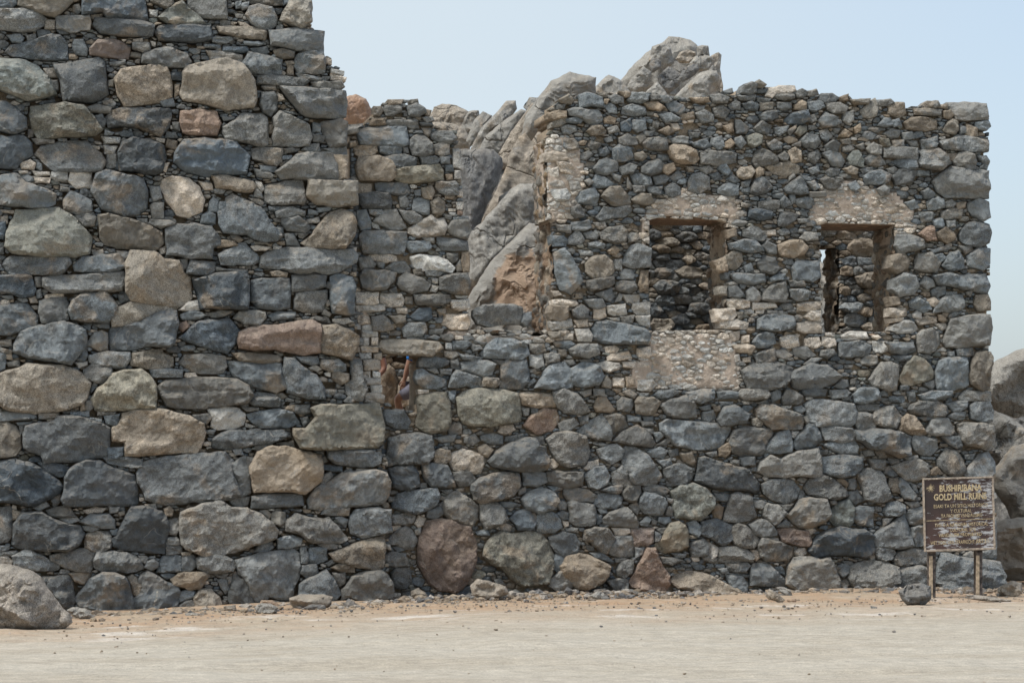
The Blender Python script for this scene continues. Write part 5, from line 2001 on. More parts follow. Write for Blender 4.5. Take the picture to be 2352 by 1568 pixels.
M_WOOD = simple('old_timber', (0.15, 0.095, 0.06), 0.85, 14, 0.4, 0.5, 0.02)
def box(name, parent, lo, hi, mat, jit=0.0):
    bm = bmesh.new(); bmesh.ops.create_cube(bm, size=1)
    for v in bm.verts:
        v.co = Vector([(lo[i]+hi[i])/2 + v.co[i]*(hi[i]-lo[i]) + random.uniform(-jit, jit) for i in range(3)])
    bmesh.ops.bevel(bm, geom=bm.edges[:], offset=min(hi[i]-lo[i] for i in range(3))*0.12, segments=1, affect='EDGES')
    me = bpy.data.meshes.new(name); bm.to_mesh(me); bm.free(); me.materials.append(mat)
    o = bpy.data.objects.new(name, me); C.objects.link(o); o.parent = parent; return o
for (xa, ya, xb_) in ((1484, 499, 1682), (1876, 512, 2068)):
    ua, va = FR_.uv(xa, ya+2); ub, _ = FR_.uv(xb_, ya+2)
    for k in range(4):
        box('lintel', wallR, (ua, 0.05+k*0.2, va+0.002), (ub, 0.05+k*0.2+0.185, va+0.07), M_WOOD, 0.006)
# sill slabs
for (xa, xb_, y) in ((1494, 1668, 758), (1888, 2052, 762), (1080, 1268, 758)):
    ua, va = FR_.uv(xa, y); ub, _ = FR_.uv(xb_, y)
    rubble_panel('sill', wallR, (ua, 0.0, va-0.03), (1, 0, 0), (0, 1, 0), ub-ua, 0.82, (0, 0, 1), (0.42, 0.30, 0.22), np.random.default_rng(8), out_=0.02, mixw=0.3)

# ---- walls inside the ruin, seen through the openings
DK = (list('bgt'), [.30, .35, .35])
FB = Frame(32.3, 12.0)
wallB = empty('inner_wall', (0, 32.3, 0), R(12)); tag(wallB, 'rough rubble inner wall seen in shade through the two window openings', 'wall', 'walls of the ruined mill')
def sc(pts): return pts
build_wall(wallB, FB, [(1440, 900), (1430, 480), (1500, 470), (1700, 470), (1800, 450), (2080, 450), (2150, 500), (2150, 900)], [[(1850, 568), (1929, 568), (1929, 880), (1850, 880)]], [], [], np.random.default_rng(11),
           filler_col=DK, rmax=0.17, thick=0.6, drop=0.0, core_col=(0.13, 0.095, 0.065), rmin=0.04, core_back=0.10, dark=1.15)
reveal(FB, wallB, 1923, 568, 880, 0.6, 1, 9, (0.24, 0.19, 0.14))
FB2 = Frame(33.9, 8.0)
wallB2 = empty('inner_wall', (0, 33.9, 0), R(8)); tag(wallB2, 'brown inner wall of upright boulders seen through the small gap where two people climb', 'wall', 'walls of the ruined mill')
def rel(pts): return [np.array(p, float) for p in pts]
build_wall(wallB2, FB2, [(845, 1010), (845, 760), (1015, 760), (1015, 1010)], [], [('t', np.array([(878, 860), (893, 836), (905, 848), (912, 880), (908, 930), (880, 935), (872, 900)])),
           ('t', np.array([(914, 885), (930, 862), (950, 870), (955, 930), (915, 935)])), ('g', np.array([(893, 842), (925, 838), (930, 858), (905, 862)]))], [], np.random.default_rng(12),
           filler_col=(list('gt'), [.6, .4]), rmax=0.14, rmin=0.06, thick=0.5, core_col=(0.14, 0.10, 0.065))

# ---- letters scratched into a low block of the left wall
from mathutils.bvhtree import BVHTree
def inscribe(root, fr, items):
    bpy.context.view_layer.update()
    vs_, fs_ = [], []
    for o in root.children:
        if o.name.startswith(('stone', 'small')):
            b0 = len(vs_); vs_ += [o.location + v.co for v in o.data.vertices]; fs_ += [tuple(b0+i for i in p.vertices) for p in o.data.polygons]
    bv = BVHTree.FromPolygons(vs_, fs_)
    for body, x0, y0, w_, h_, rot in items:
        cu = bpy.data.curves.new('t', 'FONT'); cu.body = body; cu.size = 1; cu.offset = 0.0; cu.resolution_u = 1
        to = bpy.data.objects.new('t', cu); C.objects.link(to); bpy.context.view_layer.update()
        me = bpy.data.meshes.new_from_object(to.evaluated_get(bpy.context.evaluated_depsgraph_get())); bpy.data.objects.remove(to)
        co = np.array([v.co[:] for v in me.vertices]); lo_, hi_ = co.min(0), co.max(0)
        q = (co[:, :2]-lo_[:2])/(hi_[:2]-lo_[:2])*np.array([w_, h_])
        cr, sr = math.cos(rot), math.sin(rot)
        for v, (a, b_) in zip(me.vertices, q):
            u, z = fr.uv(x0 + a*cr + b_*sr, y0 + a*sr - b_*cr)
            hit = bv.ray_cast(Vector((u, -2, z)), Vector((0, 1, 0)))
            v.co = (u, (hit[0].y if hit[0] else 0) - 0.004, z)
        me.materials.clear(); me.materials.append(M_CHALK); me.name = 'inscription'
        o = bpy.data.objects.new('inscription', me); C.objects.link(o); o.parent = root
M_CHALK = simple('scratched_stone', (0.36, 0.33, 0.27), 0.9, 60, 0.3)
inscribe(wallL, FL, [('RODNEY', 360, 1351, 30, 8, 0.04)] + [(ch, 358-2.0*k, 1361+7*k, 5, 6, 0.2) for k, ch in enumerate('ROGER')])

# ---- boulders
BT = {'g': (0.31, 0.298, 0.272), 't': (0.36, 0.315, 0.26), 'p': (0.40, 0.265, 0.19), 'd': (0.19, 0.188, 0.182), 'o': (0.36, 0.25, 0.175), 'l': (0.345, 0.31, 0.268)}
def boulder(name, pts, Y, ch, label, cat='boulder', group=None, hf=0.28, seed=1, parent=None, det=26, back=0.8, facets=4, edge=None, kind=None, flat=0.0):
    rg = np.random.default_rng(seed); q = np.array(pts, float)
    P = np.array([((x-CX)/F*Y, CAMZ-(y-HY)/F*Y) for x, y in q])
    if area(P) < 0: P = P[::-1]
    size = math.sqrt(area(P)); c = P.mean(0)
    r_ = make_stone(P-c, size*hf, max(0.02, size/det), rg, closed=True, back=back, rough=1.0, facets=facets+4, edge=edge or size*0.12, flatness=flat)
    v, f = r_
    T = (*BT[ch], rg.random())
    o = mesh_obj(name, v, f, M_BOULDER, T, parent, loc=None if parent else (c[0], Y, c[1]), sharp=35)
    if parent is not None: o.location = Vector((c[0], Y, c[1])) - parent.location
    else: tag(o, label, cat, group, kind)
    return o
def tr(s_, x0, y0, f): 
    q = np.array(list(map(float, s_.split()))).reshape(-1, 2)*10/f; return (q + (x0, y0))/1.7415
a_ = (1380, 140, 1.1786); G_ = 'outcrop boulders behind the ruin'
OC = [
 ('0 33 4 38 10 36 16 43 14 52 6 54 -6 54 -6 36', a_, 44, 'g', 'rough grey boulder under the pinkish dome, beside the tall left wall'),
 ('-4 30 5 28 10 30 12.5 35 13 41 6 42 -4 42', a_, 43, 'p', 'rounded pinkish boulder peeping out just right of the tall left wall'),
 ('39 40 42 34 46 32.5 52 33 58 36 62 42 57 50 46 50 40 47', a_, 42, 't', 'broad tan dome boulder rising right of the broken pier top'),
 ('38 43 42 41 46 41 52 42 57 45 59.5 50 59 54 50 58 40 56', a_, 40.5, 't', 'smooth lower dome boulder just right of the pier, below the tan dome'),
 ('54 44 58 36 60 35.5 63 35.5 64 40 60 48 55 50', a_, 41.5, 'g', 'small blocky boulder between the tan dome and the leaning slabs'),
 ('57 50 61 40 65 36 69.5 38 67 43 62 50 59 53', a_, 40, 'g', 'pointed short slab leaning right, leftmost of the leaning slabs'),
 ('58 56 64 44 72 36 76 31 80.5 31 81 35 76 42 68 52 62 60', a_, 39.5, 'g', 'long grey slab with a squared tip, highest of the left leaning slabs'),
 ('60 62 66 48 74 41 83 35 87 36 80 46 75 56 70 62', a_, 38.8, 'g', 'pale leaning slab directly under the squared tip slab'),
 ('70 60 78 46 84 38 88 32 92 32 91 42 84 52 78 62 73 64', a_, 38.4, 't', 'narrow tan leaning slab left of the big rounded grey rock'),
 ('83 48 85 38 90 31 97 22 106 17.5 113 19 118.5 20 118 24 119 30 118 50 100 54 88 52', a_, 38, 'g', 'big rounded grey rock showing above the left end of the windowed wall'),
 ('84 34 87 29.5 92 29.5 92 34 88 38', a_, 40, 'g', 'small pale knob of rock left of the big rounded grey rock'),
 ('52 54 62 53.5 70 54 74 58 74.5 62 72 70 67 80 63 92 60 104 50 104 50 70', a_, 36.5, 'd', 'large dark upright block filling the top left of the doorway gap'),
 ('76 62 78 55 82 48 85 46 88 50 92 44 96 45 99 52 95 62 92 75 84 88 74 98 64 104 58 104 64 88 70 76', a_, 37.2, 't', 'very long diagonal tan slab running up through the doorway gap'),
]
c3 = (1820, 560, 1.1476)
OC += [
 ('20 26 30 20 48 22 48 70 30 70 16 60', c3, 36.6, 'g', 'grey rock wedged behind the pale chipped slab in the doorway gap'),
 ('6 43 12 38 20 29 26 22 31 20 37 20 42 26 40 38 30 46 22 54 15 62 10 68 5 66 5 52', c3, 35.2, 'g', 'pale grey slab with chipped edge lying across the middle of the doorway gap'),
 ('6 72 16 56 26 46 34 38 44 40 46 60 46 100 28 102 16 102 2 100', c3, 34.8, 'g', 'broad grey boulder with a rusty orange face at the bottom of the doorway gap'),
 ('-6 34 3 40 12 46 13 54 10 62 9 74 2 84 -8 84', c3, 35.6, 't', 'brown shaded rock at the left edge of the doorway gap'),
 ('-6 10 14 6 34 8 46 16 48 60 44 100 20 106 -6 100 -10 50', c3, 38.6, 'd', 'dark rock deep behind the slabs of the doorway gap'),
]
c2 = (2250, 120, 1.792)
OC += [
 ('40 38 46 31 54 22 60 16 68 12 76 5 84 5 92 7 97 12 101 20 104 30 110 36 112 50 104 62 60 64 40 60', c2, 60, 'g', 'tall craggy grey peak of rock behind the windowed wall'),
 ('21 44 28 36 33 32 38 34 43 37 50 46 52 60 30 62 20 60', c2, 50, 'g', 'rounded grey boulder between the big rounded rock and the craggy peak'),
]
for k, (s_, tt, Y, ch, lb) in enumerate(OC):
    boulder('boulder', tr(s_, *tt), Y, ch, lb, group=G_, seed=40+k, det=40, hf=0.30 if Y < 55 else 0.34, facets=5, flat=0.7 if ch == 'd' else 0.1)
# the rusty orange face of the lowest rock in the doorway gap
ob = [o for o in C.objects if 'orange' in o.get('label', '')][0]
pp = tr('18 84 19 72 18.5 62 22 58 23 54 28 53 31 55 35 52 38 54 40 60 38 72 40 84 30 79 24 83', *c3); nv_ = len(ob.data.vertices)
oc_ = np.zeros(nv_*3); ob.data.vertices.foreach_get('co', oc_); oc_ = oc_.reshape(-1, 3) + np.array(ob.location)
sxp = CX + oc_[:, 0]/34.8*F; syp = HY - (oc_[:, 2]-CAMZ)/34.8*F
wob = fbm(np.c_[oc_*5], 3)*6
inn = inside(pp, sxp + wob, syp + wob[::-1]); cd = np.zeros(nv_*4, np.float32); ob.data.color_attributes['tint'].data.foreach_get('color', cd); cd = cd.reshape(-1, 4)
cd[inn, :3] = (0.38, 0.28, 0.205); ob.data.color_attributes['tint'].data.foreach_set('color', cd.ravel())
peak = [('96 12 100 11 104.5 11.5 105.5 18 104 26 97 22', 59.0, 'g'), ('104 22 107 18 112 16 114 18 113 28 115 40 115 54 106 54 103 36', 58.8, 'g'), ('83 35 87 27 93 24 97 25 98 29 93 34 86 38', 57.0, 'd'),
        ('90 25 95 19 100 17.5 107 19 109 22 105 29 98 30 94 27', 57.6, 'g'), ('62 25 64 21 68 20 71 23 70 28 64 31', 58.0, 'd'), ('80 48 88 40 98 31 104 29 111 29 113 38 113 54 92 56 80 56', 56.6, 'g'),
        ('81 21 84 16 90 14 96 16 96 20 91 24 84 24', 58.4, 't'), ('55 52 60 44 68 37 74 44 78 54 58 56', 57.4, 'g'), ('64 12 72 9 78 14 80 24 72 30 62 22', 59.2, 'g'), ('68 34 76 26 86 32 84 40 76 46 70 42', 58.2, 'd'),
        ('50 34 58 26 64 30 62 40 52 46 44 44', 58.8, 'g')]
root = [o for o in C.objects if o.get('label', '').startswith('tall craggy')][0]
for k, (s_, Y, ch) in enumerate(peak):
    o = boulder('crag', tr(s_, *c2), Y, ch, None, parent=root, seed=80+k, hf=0.3, back=1.0)
P1 = (3380, 1400, 2.19); P2 = (3380, 1800, 2.19)
RB = [
 ('118 14 127 12 134 8 140 5 150 0 160 -2 185 0 185 44 160 56 150 60 140 56 130 52 118 44', P1, 35.5, 'g', 'overhanging weathered boulder, topmost at the right edge beside the wall corner'),
 ('120 60 128 57 132 54 142 57 150 62 160 70 185 76 185 130 158 122 146 112 134 102 120 90', P1, 34.6, 'g', 'cracked grey boulder under the overhanging one at the right edge'),
 ('126 108 134 100 146 84 160 80 185 76 185 160 150 156 140 136 130 122', P1, 33.8, 'g', 'rounded bulging boulder behind the sign at the right edge'),
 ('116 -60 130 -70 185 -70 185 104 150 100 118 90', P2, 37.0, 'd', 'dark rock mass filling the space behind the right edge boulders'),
 ('122 66 130 64 140 60 160 58 185 60 185 114 150 115 132 112 122 90', P2, 33.0, 't', 'low brown boulder with a pale top, just right of the sign'),
]
for k, (s_, tt, Y, ch, lb) in enumerate(RB):
    boulder('boulder', tr(s_, *tt), Y, ch, lb, group='boulders at the right end of the wall', seed=120+k, hf=0.42, det=30, facets=4)
boulder('boulder', [(2345, 1400), (2315, 1150), (2352, 900), (2450, 820), (2600, 860), (2700, 1100), (2730, 1400)], 37.5, 'g', 'high grey boulder cut off by the right edge, behind the others', group='boulders at the right end of the wall', seed=140, hf=0.5, det=26)
boulder('boulder', [(2400, 1400), (2380, 1250), (2440, 1120), (2560, 1080), (2680, 1180), (2720, 1400)], 34.2, 't', 'tan boulder beyond the right edge of the photo', group='boulders at the right end of the wall', seed=141, hf=0.5, det=26)
boulder('boulder', [(1840, 630), (1868, 606), (1885, 600), (1900, 612), (1925, 680), (1935, 860), (1830, 860)], 44, 'g', 'pale blue grey rock glimpsed in the slot of the right window', group=G_, seed=131)

# ---- ground
def gz(x, y):
    x = np.asarray(x, float); y = np.asarray(y, float)
    near = np.exp(-((y-27)/9.0)**2)
    d = y - 30 - x*math.tan(R(12))
    return 0.028*np.minimum(x, 0)*near + 0.035*np.exp(-((d+0.1)/0.8)**2)*(0.6+0.4*np.sin(x*1.7)) 
def sheet(name, xs, ys, zf, mat, kind='structure', label=None):
    X, Y = np.meshgrid(xs, ys); x, y = X.ravel(), Y.ravel(); z = zf(x, y)
    n, m = len(ys), len(xs); I = np.arange(n*m).reshape(n, m)
    f = np.stack([I[:-1, :-1], I[:-1, 1:], I[1:, 1:], I[1:, :-1]], -1).reshape(-1, 4)
    me = bpy.data.meshes.new(name); me.from_pydata(list(zip(x.tolist(), y.tolist(), z.tolist())), [], f.tolist())
    me.polygons.foreach_set('use_smooth', [True]*len(me.polygons)); me.materials.append(mat); me.update()
    o = bpy.data.objects.new(name, me); C.objects.link(o); o['kind'] = kind; return o
m, t, b, N, L = nodes('sandy_ground')
geo = N('ShaderNodeNewGeometry'); sp = N('ShaderNodeSeparateXYZ'); L(geo.outputs['Position'], sp.inputs[0])
def nz(sc_, det=6, rough=0.6, vec=None):
    n = N('ShaderNodeTexNoise'); L(vec or geo.outputs['Position'], n.inputs['Vector']); n.inputs['Scale'].default_value = sc_; n.inputs['Detail'].default_value = det; n.inputs['Roughness'].default_value = rough
    return n.outputs['Fac']
mp = N('ShaderNodeMapping'); L(geo.outputs['Position'], mp.inputs['Vector']); mp.inputs['Scale'].default_value = (0.6, 1.1, 1)
d_ = math_(N, L, 'SUBTRACT', sp.outputs[1], math_(N, L, 'MULTIPLY_ADD', sp.outputs[0], math.tan(R(12)), 30.0))
dn_ = math_(N, L, 'MULTIPLY_ADD', nz(0.5, 6, 0.65, mp.outputs[0]), 4.5, d_)
f1 = ramp(N, L, dn_, -4.8, 1.4)
soil = mixc(N, L, ramp(N, L, nz(1.3, 6, 0.7), 0.35, 0.65), (0.40, 0.265, 0.165), (0.40, 0.315, 0.225))
road = mixc(N, L, ramp(N, L, nz(0.9, 8, 0.7, mp.outputs[0]), 0.35, 0.65), (0.395, 0.345, 0.272), (0.455, 0.41, 0.338))
col = mixc(N, L, f1, road, soil)
pale = math_(N, L, 'MULTIPLY', ramp(N, L, nz(1.1, 8, 0.75, mp.outputs[0]), 0.55, 0.62), math_(N, L, 'MULTIPLY', ramp(N, L, d_, -7.0, -4.5), ramp(N, L, d_, -1.0, -3.0)))
col = mixc(N, L, pale, col, (0.56, 0.50, 0.43))
v = math_(N, L, 'MULTIPLY', ramp(N, L, nz(45, 6, 0.8), 0.3, 0.7, 0.78, 1.22), ramp(N, L, nz(9, 6, 0.7, mp.outputs[0]), 0.3, 0.7, 0.84, 1.16))
cc = N('ShaderNodeCombineColor'); [L(v, cc.inputs[i]) for i in range(3)]
col = mixc(N, L, 1.0, col, cc.outputs[0], 'MULTIPLY'); L(col, b.inputs['Base Color']); b.inputs['Roughness'].default_value = 0.95
bh = math_(N, L, 'ADD', nz(14, 8, 0.75), math_(N, L, 'MULTIPLY', nz(2.2, 4, 0.6, mp.outputs[0]), 2.0))
bp = N('ShaderNodeBump'); bp.inputs['Strength'].default_value = 0.7; bp.inputs['Distance'].default_value = 0.05; L(bh, bp.inputs['Height']); L(bp.outputs[0], b.inputs['Normal'])
M_GROUND = m
xs = np.r_[-3000, -800, -200, -60, -25, np.linspace(-12, 12, 200), 25, 60, 200, 800, 3000]
ys = np.r_[-400, -60, 0, 8, 13, np.linspace(16, 36, 170), 45, 60, 100, 300, 1000, 5000]
def gfull(x, y):
    z = gz(x, y); k = (np.abs(x) < 12.5) & (y > 15) & (y < 37)
    return z + np.where(k, 0.022*fbm(np.c_[x*0.7, y*1.6, np.zeros(len(x))], 4) + 0.006*fbm(np.c_[x*6, y*6, np.zeros(len(x))], 2), 0)
sheet('ground', xs, ys, gfull, M_GROUND)
# higher rocky ground inside the ruin and behind it
def hin(x, y):
    d = y - 30.9 - x*math.tan(R(12))
    e = np.clip((6.35 - x)/0.5, 0, 1)*np.clip(d/0.15, 0, 1)*np.clip((86-y)/10, 0, 1)*np.clip((x+34)/6, 0, 1)
    return (2.0 + 0.12*fbm(np.c_[x*.9, y*.9, np.zeros(len(x))], 3) + 0.075*np.clip(y-36, 0, 22))*e - 0.3*(e < 0.01)
sheet('rocky_terrain', np.r_[np.linspace(-34, -9, 30), np.linspace(-8.8, 7.2, 150)], np.r_[np.linspace(29, 37, 80), np.linspace(37.5, 87, 60)], hin, M_GROUND)

# the rocky hill under the outcrop boulders
hx, hy = np.meshgrid(np.linspace(-16, 13, 100), np.linspace(36.5, 72, 90)); hx, hy = hx.ravel(), hy.ravel()
g1 = np.exp(-((hx-0.3)/6.0)**2)*np.exp(-((hy-46)/7.0)**2); g2 = np.exp(-((hx-5.5)/4.5)**2)*np.exp(-((hy-60)/6.0)**2)
hz = 1.2 + 5.0*g1 + 6.6*g2 + np.minimum(1, g1*2+g2*2)*(0.55*fbm(np.c_[hx*.5, hy*.5, hx*0], 4) - 0.5*np.abs(fbm(np.c_[hx*.8, hy*.8, hx*0+7], 3)))
hi_ = np.arange(len(hx)).reshape(90, 100)
mesh_obj('rocky_hill', np.c_[hx, hy, hz], np.stack([hi_[:-1, :-1], hi_[:-1, 1:], hi_[1:, 1:], hi_[1:, :-1]], -1).reshape(-1, 4).tolist(), M_BOULDER, (0.28, 0.26, 0.225, 0.4), sharp=0)['kind'] = 'structure'

# ---- loose stones resting on the ground
def ground_Y(x, yb):
    Y = F*CAMZ/(yb-HY)
    for _ in range(4): Y = F*(CAMZ - float(gz((x-CX)/F*Y, Y)))/(yb-HY)
    return Y
def loose(s_, tt, ch, label, sink=3, hf=0.45, seed=1, group=None, name='loose_stone', cat='stone', det=16, facets=5, edge=None):
    q = tr(s_, *tt) if isinstance(s_, str) else np.array(s_, float)
    yb = q[:, 1].max(); x = q[q[:, 1].argmax(), 0]
    Y = ground_Y(x, yb-sink)
    return boulder(name, q, Y, ch, label, cat, group, hf=hf, seed=seed, det=det, facets=facets, back=0.9, edge=edge)
H_ = (700, 2000, 2.613); Gq = (0, 2100, 2.94); K_ = (1450, 1700, 1.96); M_ = (2150, 1800, 2.24); O_ = (2750, 2000, 3.36)
o = loose('-14 47 6 45 14 46 26 50 40 54 50 62 57 74 66 86 74 97 82 104 86 114 76 122 56 124 0 125 -14 125', Gq, 'l', 'large pale cracked bedrock boulder in the bottom left corner', 4, 0.5, 201, None, 'boulder', 'boulder', 44, 5)
LS = [('119 102 130 98 156 98 165 101 164 108 156 113 145 113 126 114 120 109', H_, 't', 'long flat tan slab lying at the foot of the left wall'),
      ('134 112 144 108 156 109 158 113 148 115 136 114', H_, 'd', 'thin dark slate lying in front of the long flat tan slab'),
      ('90 104 102 104 108 108 110 113 100 113 88 110', H_, 'o', 'orange brown stone half behind a grey flat stone near the left wall foot'),
      ('82 112 90 107 100 107 108 112 106 117 98 119 86 118', H_, 'g', 'smooth flat grey stone in front of the orange brown stone'),
      ('50 110 56 110 63 109 65 116 52 117', H_, 't', 'small jagged tan stone at the left wall foot'),
      ('10 118 20 117 31 119 31 122 12 122', H_, 'g', 'flat grey stone sunk in the sand, nearest the left wall foot'),
      ('78 99 86 96 102 97 106 102 112 109 110 112 100 112 88 108', Gq, 'g', 'angular grey stone just right of the big corner boulder'),
      ('84 126 90 120 100 122 112 126 115 132 108 135 96 137 86 133', K_, 't', 'wedge shaped brown rock with a pale blue top below the dark hollow'),
      ('38 130 44 127 50 132 53 136 46 137 38 134', K_, 't', 'low triangular tan stone left of the big reddish boulder foot'),
      ('46 130 54 126 60 128 62 134 52 135', M_, 'g', 'low rounded grey stone half buried in the gravel strip'),
      ('104 128 110 118 122 126 132 134 126 139 108 132', O_, 't', 'sloping tan rock leaning at the wall foot, mid right'),
      ('118 117 130 116 138 120 142 130 136 131 126 124', O_, 'g', 'striped grey rock leaning on the sloping tan rock'),
      ('133 134 140 131 146 132 146 138 136 138', O_, 'o', 'small yellow brown stone on the ground in front of the sloping rocks'),
      ('47 124 54 118 66 116 75 119 76 130 70 136 54 136 49 130', P2, 'd', 'squat dark grey boulder standing on the sand just left of the sign posts'),
      ('135 101 144 104 147 108 144 115 136 114', P2, 'l', 'pale angular stone behind the right sign post'),
      ('134 120 146 114 155 116 155 124 150 129 140 129 134 124', P2, 't', 'rounded brown stone lowest at the right edge past the sign'),
      ('106 126 120 127 146 131 146 133 120 132 108 130', P2, 'l', 'thin pale flat slab lying under the right sign post'),
      ('22 136 28 137 29 140 23 140', P2, 'd', 'small brown pebble on the sand left of the squat boulder'),
      ]
for k, (s_, tt, ch, lb) in enumerate(LS):
    loose(s_, tt, ch, lb, seed=210+k, group='loose stones along the foot of the wall')

# gravel and pebbles
def gravel(name, n, samp, smin, smax, seed, cols):
    rg = np.random.default_rng(seed); V, Fc, T = [], [], []; nv = 0
    ico = bmesh.new(); bmesh.ops.create_icosphere(ico, subdivisions=1, radius=1); iv = np.array([v.co[:] for v in ico.verts]); fi = [tuple(v.index for v in f.verts) for f in ico.faces]; ico.free()
    for _ in range(n):
        x, y = samp(rg); s_ = smin*(smax/smin)**(rg.random()**2.2)
        vv = iv*(1+rg.normal(0, 0.22, (len(iv), 1)))*np.array([1, rg.uniform(.5, 1), rg.uniform(.3, .7)])*s_
        a = rg.random()*6.28; ca, sa = math.cos(a), math.sin(a)
        vv = np.c_[vv[:, 0]*ca-vv[:, 1]*sa, vv[:, 0]*sa+vv[:, 1]*ca, vv[:, 2]]
        vv += (x, y, float(gz(x, y))+s_*0.12)
        V.append(vv); Fc += [tuple(i+nv for i in f) for f in fi]; nv += len(vv)
        c_ = np.array(cols[rg.integers(len(cols))])*rg.uniform(.8, 1.15); T.append(np.tile([*c_, rg.random()], (len(vv), 1)))
    o = mesh_obj(name, np.vstack(V), Fc, M_RUB, np.vstack(T), sharp=20); tag(o, None, None, None, 'stuff'); return o
tA = math.tan(R(12))
def s1(rg): x = rg.uniform(-6.6, 7.2); return x, 29.95 - 0.5*(x < -1.5) + x*tA - abs(rg.normal(0, 0.55))
def s2(rg): x = rg.uniform(-7, 7); return x, 29.3 + x*tA - rg.exponential(1.4)
def s3(rg): x = rg.uniform(-8, 8); return x, rg.uniform(17, 29)
GC = [(0.24, 0.22, 0.20), (0.34, 0.27, 0.20), (0.42, 0.34, 0.25), (0.22, 0.22, 0.22), (0.52, 0.47, 0.41), (0.38, 0.31, 0.24)]
tag(gravel('wall_foot_rubble', 2600, s1, 0.010, 0.085, 1, GC), 'broken stone chips heaped along the foot of the wall', 'gravel')
tag(gravel('gravel', 3400, s2, 0.006, 0.028, 2, GC), 'gravel scattered over the reddish soil strip', 'gravel')
tag(gravel('pebbles', 260, s3, 0.005, 0.018, 3, GC[1:3]+GC[4:]), 'sparse pebbles on the pale dirt road', 'pebbles')

# ---- sign
def signmat():
    m, t, b, N, L = nodes('peeling_sign_paint')
    tc = N('ShaderNodeTexCoord'); mp = N('ShaderNodeMapping'); L(tc.outputs['Object'], mp.inputs['Vector']); mp.inputs['Scale'].default_value = (1, 1, 4.5)
    n1 = N('ShaderNodeTexNoise'); L(mp.outputs[0], n1.inputs['Vector']); n1.inputs['Scale'].default_value = 7; n1.inputs['Detail'].default_value = 9; n1.inputs['Roughness'].default_value = 0.75
    n2 = N('ShaderNodeTexNoise'); L(tc.outputs['Object'], n2.inputs['Vector']); n2.inputs['Scale'].default_value = 2.2; n2.inputs['Detail'].default_value = 3
    sx_ = N('ShaderNodeSeparateXYZ'); L(tc.outputs['Object'], sx_.inputs[0])
    bias = math_(N, L, 'MULTIPLY_ADD', sx_.outputs[0], 0.11, math_(N, L, 'MULTIPLY_ADD', n2.outputs['Fac'], 0.5, -0.255))
    f = ramp(N, L, math_(N, L, 'ADD', n1.outputs['Fac'], bias), 0.545, 0.585)
    base = mixc(N, L, ramp(N, L, n2.outputs['Fac'], .35, .65), (0.035, 0.024, 0.022), (0.075, 0.04, 0.032))
    n3 = N('ShaderNodeTexNoise'); L(mp.outputs[0], n3.inputs['Vector']); n3.inputs['Scale'].default_value = 40
    white = mixc(N, L, n3.outputs['Fac'], (0.30, 0.31, 0.34), (0.62, 0.62, 0.60))
    L(mixc(N, L, f, base, white), b.inputs['Base Color']); b.inputs['Roughness'].default_value = 0.6
    bp = N('ShaderNodeBump'); bp.inputs['Strength'].default_value = 0.4; bp.inputs['Distance'].default_value = 0.004; L(f, bp.inputs['Height']); L(bp.outputs[0], b.inputs['Normal'])
    return m
M_SIGN = signmat()
M_YEL = simple('worn_yellow_paint', (0.50, 0.40, 0.24), 0.7, 60, 0.35)
M_FRAME = simple('weathered_frame_wood', (0.33, 0.275, 0.22), 0.8, 30, 0.35)
M_POST = simple('peeling_post_wood', (0.075, 0.062, 0.055), 0.85, 22, 0.8, 0.4)
M_POSTL = simple('pale_post_wood', (0.36, 0.285, 0.20), 0.85, 22, 0.4, 0.4)
SY = 29.35
sg = empty('sign', at(2202, 1366, SY), R(10)); tag(sg, 'weathered brown sign with yellow lettering and peeling paint on two wooden posts', 'sign')
K = SY/F
bw, bh_ = 167*K, 165*K
ctr = at(2202, 1179.5, SY) - at(2202, 1366, SY)
def place(o, roll=R(1.6)): 
    o.parent = sg; o.location = (0, 0, ctr.z); o.rotation_euler = (0, -roll*-1 if False else -roll, 0)
bo = box('board', sg, (-bw/2, -0.012, -bh_/2), (bw/2, 0.012, bh_/2), M_SIGN); place(bo)
for lo_, hi_ in (((-bw/2-.004, -.03, bh_/2-.012), (bw/2+.004, .02, bh_/2+.008)), ((-bw/2-.006, -.03, -bh_/2-.010), (bw/2+.010, .02, -bh_/2+.014)),
                 ((-bw/2-.006, -.028, -bh_/2+.016), (-bw/2+.006, .02, bh_/2-.014)), ((bw/2-.012, -.028, -bh_/2+.016), (bw/2+.010, .02, bh_/2-.014))):
    place(box('frame', sg, lo_, hi_, M_FRAME))
kx = bw/738.0; kz = bh_/735.0
def sxz(x, y): return ((x-443)*kx, (447-y)*kz)
place(box('divider', sg, (sxz(92, 0)[0], -.0165, sxz(0, 510)[1]), (sxz(800, 0)[0], -.0125, sxz(0, 505)[1]), M_YEL))
deps = None
